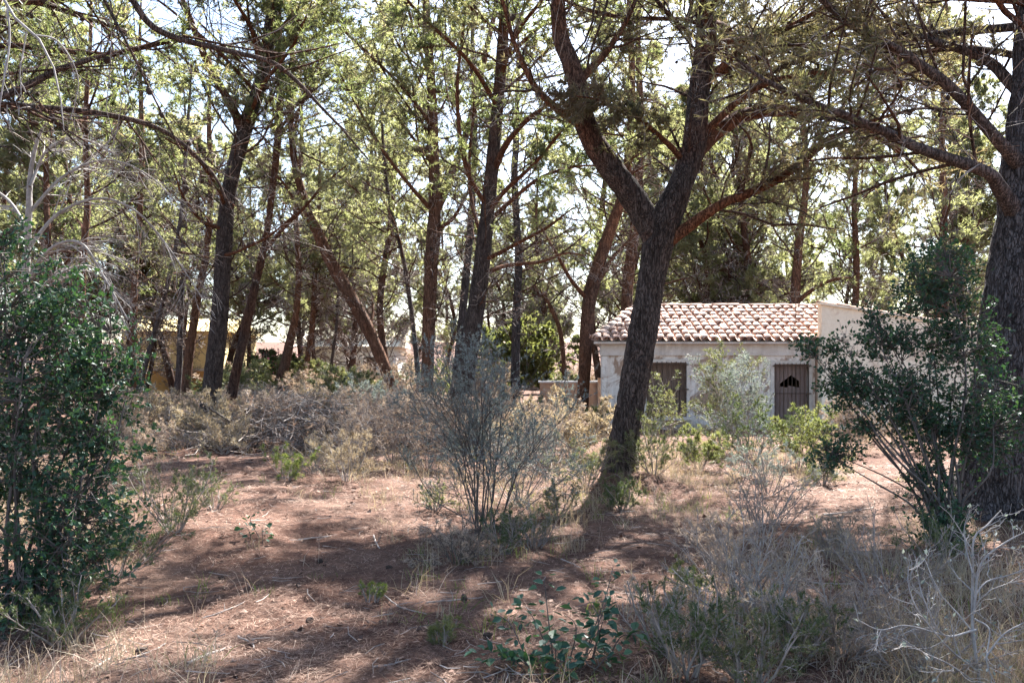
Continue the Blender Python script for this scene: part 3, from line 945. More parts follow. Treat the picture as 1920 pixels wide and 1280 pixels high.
# pine just outside the clearing on the left, whose boughs hang into view
T0 = pine('near pine on the left with dark boughs reaching over the clearing', 9.0,
     [(-390, 1000, 120), (-385, 700, 96), (-380, 400, 84), (-372, 100, 74), (-365, -200, 62), (-370, -500, 46), (-360, -800, 30), (-365, -1100, 8)],
     [[(-378, 330, 34), (-200, 262, 24, .3), (-60, 205, 17, .4), (40, 165, 14, .5), (120, 128, 11, .6), (205, 100, 5, .7)],
      [(-372, 150, 30), (-250, 175, 20, .5), (-100, 190, 14, .9), (0, 196, 12, 1.1), (170, 211, 11, 1.4), (300, 242, 8, 1.7), (390, 315, 6, 2.0), (432, 390, 3, 2.2)],
      [(-366, -190, 40), (-150, -210, 26, .4), (60, -130, 18, .8), (225, -25, 13, 1.0), (290, 52, 12, 1.2), (400, 90, 10, 1.4), (520, 122, 8, 1.6), (600, 198, 6, 1.8), (690, 298, 3, 2.0)],
      [(-368, -60, 34), (-200, -70, 22, 1.0), (-20, -20, 15, 1.8), (120, 20, 11, 2.4), (260, 70, 6, 3), (330, 120, 3, 3.2)],
      [(-368, -300, 36), (-240, -400, 24, .6), (-60, -470, 18, 1.4), (110, -500, 13, 2.2), (270, -520, 8, 3.0), (400, -520, 4, 3.6)],  # this bough and the next run above the view, added for shade
      [(-368, -420, 32), (-260, -520, 22, 1.5), (-120, -560, 16, 3), (20, -560, 12, 4.4), (160, -540, 8, 5.6), (280, -520, 4, 6.6)]],
     live=4.6, npri=34, pri=(2.8, 5.0), pz=5.0, dead=6, dz=(3, 5), m2=10, m3=7, m4=8, per=3, needle=(.12, .0155), mat='pine', bark='bark_grey', spray=(16, 8), seed=15, cones=60, conez=(3.6, 6.6), coner=.062)

# the pair on the left and the middle group
pine('dark straight pine of the left pair, its trunk forking high up, beside the brush pile', 26.0,
     [(392, 800, 47), (396, 740, 42), (410, 610, 38), (418, 500, 35), (424, 400, 33), (436, 325, 31), (460, 240, 33), (490, 150, 30), (506, 60, 28), (512, 0, 25), (515, -120, 16), (520, -230, 5)],
     [[(457, 250, 24), (430, 190, 19, -.6), (395, 130, 17, -1.0), (365, 60, 14, -1.4), (340, -10, 11, -1.6), (320, -100, 4, -1.8)],
      [(496, 130, 22), (530, 90, 18, .5), (575, 40, 14, .9), (600, -20, 10, 1.2), (615, -100, 4, 1.4)],
      [(425, 390, 9), (395, 330, 7, -1.2), (360, 290, 5, -2.2), (310, 260, 3, -3)],
      [(415, 480, 8), (450, 470, 6, -.8), (500, 445, 5, -1.4), (555, 400, 3, -2)],
      [(420, 430, 9), (380, 415, 7, -.8), (345, 370, 5, -1.4), (325, 320, 3, -2)]],
     live=6.6, npri=24, pri=(2.2, 3.8), pz=8.0, dead=40, dz=(3.2, 12.5), wf=0.86, reach=[(9.0, .07, (3.0, -4.2, 2.0)), (10.5, .07, (.6, -5.2, 1.8)), (11.5, .06, (3.8, -3.2, 1.5)), (12.5, .06, (2.2, -5.0, 1.0)), (10, .06, (-2.6, -4, 2))], spray=(14, 7), seed=21, cones=22, conez=(5, 13), coner=.10, bark='bark', mat='pine')  # reach: boughs toward the camera, added to shade the clearing
pine('slimmer leaning pine of the left pair, half behind its dark neighbour', 27.2,
     [(424, 792, 32), (440, 710, 27), (466, 590, 24), (488, 495, 20), (500, 440, 18), (510, 360, 17), (520, 270, 20), (526, 150, 20), (522, 30, 17), (525, -120, 12), (530, -260, 4)],
     [[(496, 470, 12), (530, 430, 10, -.8), (565, 395, 8, -1.4), (610, 345, 6, -2), (650, 310, 3, -2.4)],
      [(520, 260, 11), (555, 215, 9, .7), (590, 150, 7, 1.2), (620, 70, 4, 1.5)]],
     live=6.8, npri=22, pri=(2.0, 3.4), pz=8.2, dead=36, dz=(2.7, 12.5), wf=0.7, seed=23, mat='pine_y', cones=8, conez=(5, 12), coner=.1)
pine('orange-barked pine leaning steeply to the left behind the grey brush', 30.0,
     [(760, 800, 30), (744, 745, 29), (722, 690, 31), (694, 625, 33), (662, 565, 34), (625, 500, 31), (595, 435, 28), (578, 400, 24), (556, 320, 19), (545, 230, 16), (548, 100, 13), (540, -60, 10), (545, -200, 4)],
     [[(690, 620, 10), (700, 585, 8, .5), (695, 560, 5, .8)],
      [(590, 430, 12), (560, 390, 9, -.8), (530, 340, 6, -1.4), (500, 310, 3, -2)]],
     live=6.6, npri=22, pri=(2.2, 3.6), pz=7.6, dead=36, dz=(2.4, 12.5), wf=0.72, bark='bark_rust', reach=[(9.5, .06, (2.2, -5.0, 2.2)), (11.0, .06, (.2, -5.6, 1.8))], seed=27, mat='pine_y', cones=8, conez=(5, 12), coner=.1)  # forward boughs in reach are added for their shade on the litter
pine('straight reddish pine forking in two at mid height, next to the dark central pine', 29.5,
     [(798, 790, 38), (800, 740, 33), (804, 610, 34), (808, 510, 35), (813, 440, 37), (815, 370, 31), (812, 250, 28), (808, 150, 24), (800, 30, 21), (798, -120, 14), (800, -230, 4)],
     [[(815, 400, 26), (842, 340, 22, .4), (878, 240, 19, .8), (900, 150, 17, 1.0), (918, 70, 14, 1.2), (935, -40, 8, 1.4), (940, -120, 3, 1.5)],
      [(808, 392, 13), (770, 350, 10, -.9), (720, 285, 9, -1.7), (670, 200, 7, -2.4), (630, 120, 5, -3), (610, 60, 3, -3.4)],
      [(822, 430, 12), (850, 408, 10, -.5), (872, 370, 8, -.9), (905, 310, 4, -1.4)],
      [(806, 300, 10), (760, 240, 8, .8), (720, 180, 6, 1.4), (690, 110, 3, 1.8)]],
     live=6.8, npri=24, pri=(2.2, 3.8), pz=8.2, dead=38, dz=(2.7, 12.5), wf=0.72, bark='bark_rust', reach=[(10.0, .07, (-3.0, -4.6, 2.2)), (11.5, .06, (-1.0, -5.4, 1.8)), (12.5, .06, (1.6, -5.2, 1.2))], spray=(14, 7), seed=31, mat='pine_y', cones=10, conez=(5, 13), coner=.1)  # reach boughs added so the ground in front lies in shade
pine('dark central pine with many fanned side branches behind the silver bush', 24.0,
     [(862, 812, 52), (866, 740, 47), (884, 640, 44), (898, 540, 40), (906, 470, 38), (914, 400, 34), (924, 300, 31), (935, 180, 28), (944, 60, 25), (946, 0, 22), (950, -140, 14), (955, -260, 4)],
     [[(926, 320, 18), (950, 270, 15, -.5), (985, 230, 12, -.9), (1030, 195, 9, -1.3), (1075, 170, 4, -1.7)],
      [(916, 395, 14), (950, 355, 11, -.7), (1000, 310, 9, -1.2), (1050, 250, 6, -1.8), (1075, 225, 3, -2.2)],
      [(912, 420, 13), (960, 375, 10, .3), (1020, 330, 8, .5), (1085, 312, 5, .8), (1130, 310, 3, 1)],
      [(904, 490, 11), (960, 462, 9, -.6), (1020, 430, 7, -1.1), (1075, 390, 3, -1.6)],
      [(902, 515, 13), (950, 498, 10, .5), (1010, 492, 8, .9), (1060, 475, 5, 1.3), (1100, 480, 3, 1.6)],
      [(915, 390, 13), (880, 330, 11, -.4), (862, 250, 10, -.6), (858, 150, 8, -.8), (870, 40, 6, -1), (880, -60, 3, -1)],
      [(905, 450, 11), (885, 380, 9, .5), (880, 300, 8, .7), (888, 200, 6, .9), (880, 110, 3, 1)]],
     live=6.4, npri=22, pri=(2.0, 3.4), pz=8.2, dead=44, dz=(2.4, 12.5), wf=0.8, reach=[(9.0, .07, (-2.6, -4.2, 2.0)), (9.8, .07, (1.6, -4.6, 1.6)), (11, .06, (-4.0, -2.4, 1.6)), (11.5, .06, (-.6, -5.2, 1.4)), (10.2, .06, (3.6, -2.6, 1.6)), (12.4, .05, (-2.6, -4.4, 1.0))], spray=(14, 7), seed=35, mat='pine', cones=14, conez=(5, 12), coner=.09, bark='bark')  # reach fans out added boughs that shade the open ground
pine('slender grey pine trunk tucked behind the dark central pine', 32.0,
     [(846, 790, 30), (856, 700, 27), (868, 580, 24), (880, 450, 21), (888, 330, 19), (890, 200, 16), (886, 60, 12), (890, -80, 5)],
     [], live=6.5, npri=18, pri=(1.8, 3.0), pz=7.5, dead=14, dz=(4, 9), wf=0.62, seed=39, bark='bark_grey', mat='pine_y')
pine('rusty pine leaning slightly right beside the left corner of the tiled house', 28.6,
     [(1090, 800, 36), (1092, 760, 31), (1098, 660, 34), (1104, 570, 38), (1120, 505, 36), (1146, 425, 30), (1166, 370, 26), (1180, 280, 22), (1185, 150, 18), (1180, 0, 14), (1185, -150, 5)],
     [[(1108, 550, 14), (1128, 520, 12, .7), (1150, 480, 9, 1.2), (1190, 440, 5, 1.7)],
      [(1100, 560, 13), (1068, 520, 10, -.6), (1040, 470, 7, -1.1), (1010, 420, 3, -1.6)]],
     live=6.6, npri=20, pri=(2.0, 3.2), pz=7.6, dead=34, dz=(2.7, 12.5), wf=0.72, seed=43, mat='pine_y', bark='bark_rust')

# further single pines between and behind: base x, top x, width, distance, kind
MID = [
    ('slim upright pine left of the dark pair, in front of the yellow house', 38.0, [(248, 780, 22), (250, 640, 19), (253, 520, 18), (262, 400, 16), (266, 260, 14), (262, 100, 10), (265, -10, 4)], 'pine_y', 'bark_rust', 47),
    ('thin grey pine slanting right beside the yellow house', 36.0, [(250, 790, 18), (285, 640, 13), (315, 530, 12), (340, 400, 11), (350, 260, 10), (360, 120, 4)], 'pine_y', 'bark_grey', 48),
    ('stout pine with a slight kink between the yellow house and the dark pair', 40.0, [(348, 790, 28), (352, 690, 26), (366, 590, 23), (376, 530, 20), (388, 470, 18), (395, 360, 16), (392, 220, 13), (396, 80, 5)], 'pine_y', 'bark_rust', 51),
    ('pale thin pine next to the stout kinked pine', 43.0, [(330, 790, 20), (336, 690, 18), (340, 560, 15), (345, 430, 13), (350, 290, 10), (345, 170, 4)], 'pine', 'bark_grey', 52),
    ('reddish pine behind the evergreen bush on the left', 24.0, [(150, 800, 26), (152, 600, 22), (156, 480, 20), (164, 380, 17), (160, 230, 14), (170, 60, 10), (172, -150, 4)], 'pine', 'bark_rust', 55),
    ('crooked brown pine leaning right in front of the white house', 42.0, [(512, 780, 34), (530, 700, 30), (546, 630, 24), (556, 580, 18), (560, 500, 16), (555, 390, 13), (566, 250, 10), (560, 120, 4)], 'pine_y', 'bark_rust', 57),
    ('thin orange pine beside the crooked brown one', 45.0, [(566, 770, 20), (574, 690, 17), (586, 600, 15), (590, 520, 13), (598, 400, 11), (600, 260, 4)], 'pine_y', 'bark_rust', 58),
    ('very thin pine pole before the white house', 44.0, [(616, 770, 12), (622, 680, 9), (632, 600, 8), (636, 500, 7), (640, 380, 3)], 'pine_y', 'bark_grey', 59),
    ('slender grey pine bending left between the orange leaner and the forked red pine', 33.0, [(790, 800, 16), (780, 660, 14), (768, 560, 13), (755, 480, 12), (735, 400, 11), (720, 300, 9), (715, 150, 7), (720, 20, 3)], 'pine_y', 'bark_grey', 61),
    ('pale pine stem in front of the bright hedge', 36.0, [(966, 790, 28), (966, 700, 26), (968, 600, 24), (972, 480, 21), (965, 340, 18), (970, 180, 13), (972, 30, 5)], 'pine_y', 'bark_grey', 63),
    ('thin dark pine with an S bend behind the low garden wall', 39.0, [(1064, 760, 14), (1058, 690, 13), (1050, 620, 13), (1030, 570, 11), (1012, 530, 9), (1005, 420, 8), (1012, 280, 3)], 'pine_y', 'bark_rust', 65),
    ('brown pine half hidden by the big forked pine, behind the tiled roof', 33.0, [(1172, 780, 36), (1174, 640, 33), (1176, 540, 32), (1186, 460, 30), (1196, 360, 26), (1200, 200, 20), (1196, 40, 12), (1200, -80, 4)], 'pine', 'bark_rust', 67),
    ('pine behind the tiled roof with one bough arching right', 37.0, [(1488, 780, 34), (1490, 600, 30), (1492, 540, 27), (1500, 440, 22), (1512, 330, 18), (1505, 200, 13), (1510, 60, 4)], 'pine_y', 'bark_rust', 69),
    ('straight pine trunk rising behind the cream wing', 40.0, [(1600, 780, 24), (1602, 620, 20), (1606, 500, 18), (1602, 380, 15), (1610, 230, 11), (1606, 90, 4)], 'pine', 'bark_rust', 71),
    ('pine behind the far end of the cream wing', 35.0, [(1765, 780, 30), (1762, 560, 25), (1770, 400, 20), (1766, 240, 15), (1775, 60, 9), (1772, -60, 4)], 'pine_y', 'bark_rust', 73),
]
for lb, Y, tr, mt, bk, sd in MID:
    lim = []
    if sd == 69:
        lim = [[(1491, 570, 15), (1520, 545, 12, -.5), (1560, 525, 9, -1), (1600, 520, 4, -1.4)]]
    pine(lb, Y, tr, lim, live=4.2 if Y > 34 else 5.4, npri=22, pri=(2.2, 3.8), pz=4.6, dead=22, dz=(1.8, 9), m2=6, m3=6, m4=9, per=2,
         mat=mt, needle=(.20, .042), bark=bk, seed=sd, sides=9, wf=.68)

# the wood beyond: four grown pines, copied
protos = []
for i, (H, mt, lz, npr) in enumerate([(17.5, 'pine_y', 4.4, 44), (15.5, 'pine_y', 3.8, 40), (18.5, 'pine_y', 4.8, 42), (10, 'pine_y', 2.0, 34)]):
    rg = np.random.default_rng(100 + i)
    b = np.cumsum(rg.normal(0, .42, (6, 2)), 0); b -= b[0]
    zs = np.linspace(0, H, 6)
    rs_ = np.array([.17, .14, .12, .10, .07, .02])
    tr = [[b[j, 0], b[j, 1], zs[j], rs_[j]] for j in range(6)]
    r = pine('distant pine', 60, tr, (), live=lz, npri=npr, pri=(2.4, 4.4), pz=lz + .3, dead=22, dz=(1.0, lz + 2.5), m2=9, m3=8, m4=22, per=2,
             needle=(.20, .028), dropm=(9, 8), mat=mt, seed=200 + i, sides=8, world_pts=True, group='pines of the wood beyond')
    protos.append(r)
LAB = ['tall pine with a sunny yellow-green crown in the wood beyond the clearing',
       'medium crooked pine in the wood beyond the clearing',
       'very tall airy pine in the wood beyond the clearing',
       'short bushy pine in the wood beyond the clearing']
rg = np.random.default_rng(77)
spots = []
for Yc, nrow in ((42, 9), (47, 9), (56, 10), (66, 11), (77, 14), (88, 14)):
    half = Yc * .64 + 4
    for i in range(nrow):
        x = -half + 2 * half * (i + rg.uniform(.15, .85)) / nrow
        y = Yc + rg.uniform(-3, 3)
        if 54 < y < 69 and -29 < x < -8:
            continue
        if y < 58 and -.47 < x / y < -.28 or y < 41 and .1 < x / y < .55 or (51 < y < 72 and -.40 < x / y < .16) or (y < 52 and -.05 < x / y < .085):
            continue
        spots.append((x, y))
for n_, (x, y) in enumerate(spots):
    k = n_ % 4
    r = protos[k] if n_ < 4 else copy_tree(protos[k], (0, 0, 0), 0, 1)
    r['label'] = LAB[k]
    r.location = (x, y, g1(x, y) - .1)
    r.rotation_euler = (0, 0, rg.uniform(0, 6.28))
    s = rg.uniform(.9, 1.3)
    r.scale = (s, s, s * rg.uniform(.95, 1.1))
#@@SHRUBS
# ------------------------------------------------------------------ shrubs
def gp(x, y):
    """a photo pixel on the forest floor -> ground point"""
    Y = CAMZ * F / (y - HOR)
    X = (x - 960) / F * Y
    return V(X, Y, g1(X, Y))

def shrub(label, base, H, spread=.6, nst=7, m2=6, m3=5, m4=5, leaf='silver', twig='twig', kind='needle', L=.035, W=.007, per=3, t0=.3, trop=.12,
          seed=1, group=None, name='shrub', cat='shrub', stem_r=.0075, lt=.15, jit=.16, extra=()):
    rng = np.random.default_rng(seed)
    base = np.asarray(base, float)
    root = thing(name, label, cat, base, 0, group)
    n = nst
    far = max(1.0, base[1] / 8.5)
    W = W * far ** .8
    L = L * far ** .35
    az = rng.uniform(0, 6.28) + np.arange(n) * 2.4
    el = spread * np.sqrt((np.arange(n) + .5) / n) * rng.uniform(.8, 1.15, n)
    d = np.stack([np.cos(az) * np.sin(el), np.sin(az) * np.sin(el), np.cos(el)], 1)
    p = np.tile(base, (n, 1)) + np.stack([np.cos(az), np.sin(az), np.zeros(n)], 1) * rng.uniform(0, .04 + .03 * H, n)[:, None] - V(0, 0, .03)
    seg = (H * rng.uniform(.7, 1.1, n) / 5)[:, None]
    pts = [p]
    for _ in range(5):
        d = unit(d + rng.normal(size=d.shape) * jit + V(0, 0, trop))
        pts.append(pts[-1] + d * seg)
    P1 = np.stack(pts, 1)
    R1 = stem_r * rng.uniform(.7, 1.2, n)[:, None] * np.linspace(1, .4, 6)[None]
    P2, R2 = spawn(P1, R1, m2, t0, 1, (.28, .55), .65, trop * .6, 4, .6, rng, jit)
    P3, R3 = spawn(P2, R2, m3, .2, 1, (.35, .7), .65, trop * .4, 3, .6, rng, jit)
    mb = MB()
    tubes(mb, P1, R1, 5)
    if base[1] < 9:
        tubes(mb, P2, np.maximum(R2, .0022), 3)
    else:
        ribbons(mb, P2, np.maximum(R2, .0024 * far ** .5), rng)
    mb.obj('stems', M[twig], root, smooth=True, origin=base)
    mb = MB()
    ribbons(mb, P3, np.maximum(R3, .0018 * far), rng)
    mb.obj('twigs', M[twig], root, origin=base, stuff=True)
    mb = MB()
    if m4:
        pos, tan, _ = along(P3, m4, lt, 1, rng)
        at = np.clip(.1 + .8 * vnoise(pos * 4, seed) + rng.normal(0, .15, len(pos)), 0, 1)
        if kind == 'needle':
            needles(mb, pos, tan, per, L, W, rng, .7, .1, at)
        else:
            leaves(mb, pos, tan, L, W, rng, attr=at)
        mb.obj('foliage', M[leaf], root, origin=base, stuff=True)
    return root

def bush(label, base, blobs, nclump, per, L, W, leaf, seed, stems=8, clump_r=.11, twig='twig_dark', name='evergreen_bush'):
    """broadleaf bush: stems rise from the base into blobs (x, y, rx, ry in photo pixels, distance), leaf sprays fill them"""
    rng = np.random.default_rng(seed)
    base = np.asarray(base, float)
    root = thing(name, label, 'bush', base)
    bl = [(pp(x, y, Y), V(rx / F * Y, (rx + ry) / 2 / F * Y * .9, ry / F * Y)) for x, y, rx, ry, Y in blobs]
    w = np.array([b[1].prod() ** .67 for b in bl]); w /= w.sum()
    mb = MB()
    SP = []
    for c, r in bl:
        for k in range(2):
            e = c + rng.normal(size=3) * r * .35
            b0 = base + V(*rng.normal(0, .09, 2), -.03)
            m_ = b0 * .45 + e * .55 + V(*rng.normal(0, .08, 2), .12)
            m0 = b0 * .8 + e * .2 + V(0, 0, .18)
            SP.append(smooth_path(np.array([[*b0, .015], [*m0, .012], [*m_, .008], [*e, .003]]), 14))
    SP = np.array(SP)
    tubes(mb, SP[:, :, :3], SP[:, :, 3], 6)
    mb.obj('stems', M[twig], root, smooth=True, origin=base)
    pick = rng.choice(len(bl), nclump, p=w)
    cc = np.array([bl[i][0] for i in pick])
    rr_ = np.array([bl[i][1] for i in pick])
    u = unit(rng.normal(size=(nclump, 3))) * (rng.uniform(0, 1, nclump) ** .5 * rng.uniform(.8, 1.25, nclump))[:, None]
    C = cc + u * rr_
    C[:, 2] = np.maximum(C[:, 2], gh(C[:, 0], C[:, 1]) + .05)
    # sprays hang on the nearest stem
    allp = SP[:, 4:, :3].reshape(-1, 3)
    dist = ((C[:, None, :] - allp[None]) ** 2).sum(2) + .6 * np.maximum(0, allp[None, :, 2] - C[:, None, 2]) ** 2
    A0 = allp[dist.argmin(1)]
    mid = (A0 + C) / 2 + rng.normal(0, .035, C.shape) + V(0, 0, .03)
    P = np.stack([A0, mid, C], 1)
    mb = MB()
    tubes(mb, P, np.tile(np.array([.005, .0035, .002]), (nclump, 1)), 3)
    T = unit(C - mid + V(0, 0, .04))
    d = unit(T[:, None, :] + rng.normal(size=(nclump, 3, 3)) * .6).reshape(-1, 3)
    Q0 = np.repeat(C, 3, 0)
    Q = np.stack([Q0 - np.repeat(T, 3, 0) * clump_r * .4, Q0 + d * clump_r * .5, Q0 + d * clump_r + rng.normal(0, .01, Q0.shape)], 1)
    ribbons(mb, Q, np.tile(np.array([.002, .0016, .001]), (len(Q), 1)), rng)
    mb.obj('twigs', M[twig], root, origin=base, stuff=True)
    pos, tan, idx = along(Q, per, .1, 1.0, rng)
    at = np.clip(.55 * vnoise(pos * 5, seed) + .45 * rng.uniform(0, 1, len(pos)) ** 1.3, 0, 1)
    mb = MB()
    leaves(mb, pos, tan, L, W, rng, .45, .15, at)
    mb.obj('foliage', M[leaf], root, origin=base, stuff=True)
    return root

b = gp(70, 1150)
bush('tall glossy dark green evergreen bush on the left of the clearing', b,
     [(45, 580, 110, 105, 6.0), (140, 610, 100, 100, 6.0), (60, 740, 150, 150, 5.9), (175, 730, 95, 120, 6.1), (60, 920, 150, 130, 5.8), (200, 830, 65, 80, 6.0), (120, 1050, 140, 85, 5.6), (170, 960, 90, 70, 5.7), (40, 1120, 130, 60, 5.5),
      (235, 690, 38, 60, 6.2), (-80, 780, 150, 250, 6.0), (30, 450, 50, 45, 6.2)], 1300, 4, .046, .030, 'evergreen', 61)
b = gp(1790, 1015)
bush('spreading dark evergreen bush around the foot of the massive right pine', b,
     [(1750, 545, 85, 70, 8.6), (1668, 640, 70, 36, 8.5), (1690, 745, 120, 60, 8.4), (1585, 725, 48, 50, 8.5), (1800, 640, 70, 80, 8.5), (1850, 790, 80, 100, 8.4), (1760, 810, 90, 50, 8.4),
      (1562, 650, 26, 36, 8.6), (1775, 985, 60, 45, 8.0), (1565, 850, 40, 30, 8.5), (1775, 480, 40, 30, 8.8), (1620, 800, 36, 26, 8.5), (1740, 900, 50, 50, 8.3), (1515, 655, 22, 22, 8.6), (1640, 600, 26, 20, 8.6)], 1550, 4, .045, .029, 'evergreen', 67, clump_r=.13)

# the low sapling in front: every leaf its own piece
lm = MB()
for hv_ in ((0, 0),):
    pts = [(0, 0, 0), (.28, .30, .06), (.62, .33, .07), (1, 0, .0), (.62, -.33, .07), (.28, -.30, .06), (.5, 0, -.015)]
    lm.add([(p[0], p[1], p[2]) for p in pts], [(0, 6, 1), (1, 6, 2), (2, 6, 3), (3, 6, 4), (4, 6, 5), (5, 6, 0)])
LEAFS = []
for i in range(4):
    mm = MB(); mm.add(lm.v[0] * V(1, .8 + .1 * i, 1 + .6 * i), lm.f[0], .1 + .25 * i)
    LEAFS.append(mm.mesh('leaf', M['sapling']))
def sapling(label, base, tips, Yr, nleaf, size, seed):
    rng = np.random.default_rng(seed)
    root = thing('sapling', label, 'sapling', base)
    for k, (x, y, dy) in enumerate(tips):
        e = pp(x, y, base[1] + dy)
        e[2] = max(e[2], g1(e[0], e[1]) + .05)
        f0 = base * .55 + e * .45
        f0 = V(f0[0] + rng.normal(0, .04), base[1] + dy * .5 + rng.normal(0, .04), 0)
        f0[2] = g1(f0[0], f0[1]) - .01
        m_ = f0 * .45 + e * .55 + V(*rng.normal(0, .03, 2), .05)
        P = smooth_path(np.array([[*f0, .004], [*m_, .003], [*e, .0015]]), 12)
        mb = MB(); tubes(mb, P[None, :, :3], P[None, :, 3], 5)
        mb.obj('stem', M['twig_dark'], root, smooth=True, origin=base)
        for t in np.linspace(.3, 1.0, nleaf):
            q = P[int(t * 11), :3]
            for s in (0, 1):
                az = rng.uniform(0, 6.28)
                off = V(math.cos(az), math.sin(az), .3) * rng.uniform(.01, .07)
                o = link('leaf', LEAFS[int(rng.integers(4))], root, tuple(q - base + off), (rng.normal(0, .45), rng.normal(-.1, .45), az))
                sc_ = size * rng.uniform(.65, 1.2)
                o.scale = (sc_, sc_, sc_)
sapling('low sapling with broad blue-green leaves on the open foreground litter', gp(1075, 1268),
        [(1020, 1080, .05), (1060, 1150, .0), (1150, 1060, .35), (1140, 1110, .3), (985, 1135, .0), (900, 1225, -.05), (930, 1150, .2), (1110, 1215, -.1), (1190, 1190, .1), (965, 1262, -.15), (1030, 1200, -.1), (1130, 1165, .1), (1060, 1240, -.2), (1100, 1120, .2), (915, 1262, -.1), (1160, 1230, -.1)], 4.6, 9, .060, 5)
sapling('tiny broadleaf seedling on the litter beside the low dark scrub', gp(478, 1022), [(480, 960, 0), (455, 990, .05), (492, 985, -.05)], 8, 5, .055, 6)

# silver bush in the middle
shrub('wispy silver-grey bush with dark bare stems in the middle of the clearing', gp(903, 1005), 1.8, .24, 13, 10, 8, 7, 'silver', 'twig_dark', 'needle', .034, .005, 4, .42, .08, 71, name='silver_bush', cat='bush', stem_r=.009, jit=.17)
shrub('thinner silver bush leaning right out of the main silver one', gp(932, 990), 1.35, .75, 8, 9, 8, 6, 'silver', 'twig_dark', 'needle', .032, .005, 3, .35, .10, 74, name='silver_bush', cat='bush', stem_r=.008, jit=.2)
shrub('sparse silver shoots leaning left from the main silver bush', gp(885, 985), 1.0, .5, 5, 8, 7, 4, 'silver', 'twig', 'needle', .030, .005, 3, .4, .10, 75, name='silver_bush', cat='bush', stem_r=.007, jit=.2)
shrub('lower grey twiggy bush leaning against the silver bush', gp(975, 940), 1.25, .7, 12, 8, 7, 5, 'silver', 'twig', 'needle', .028, .0045, 3, .3, .08, 72, name='silver_bush', cat='bush')
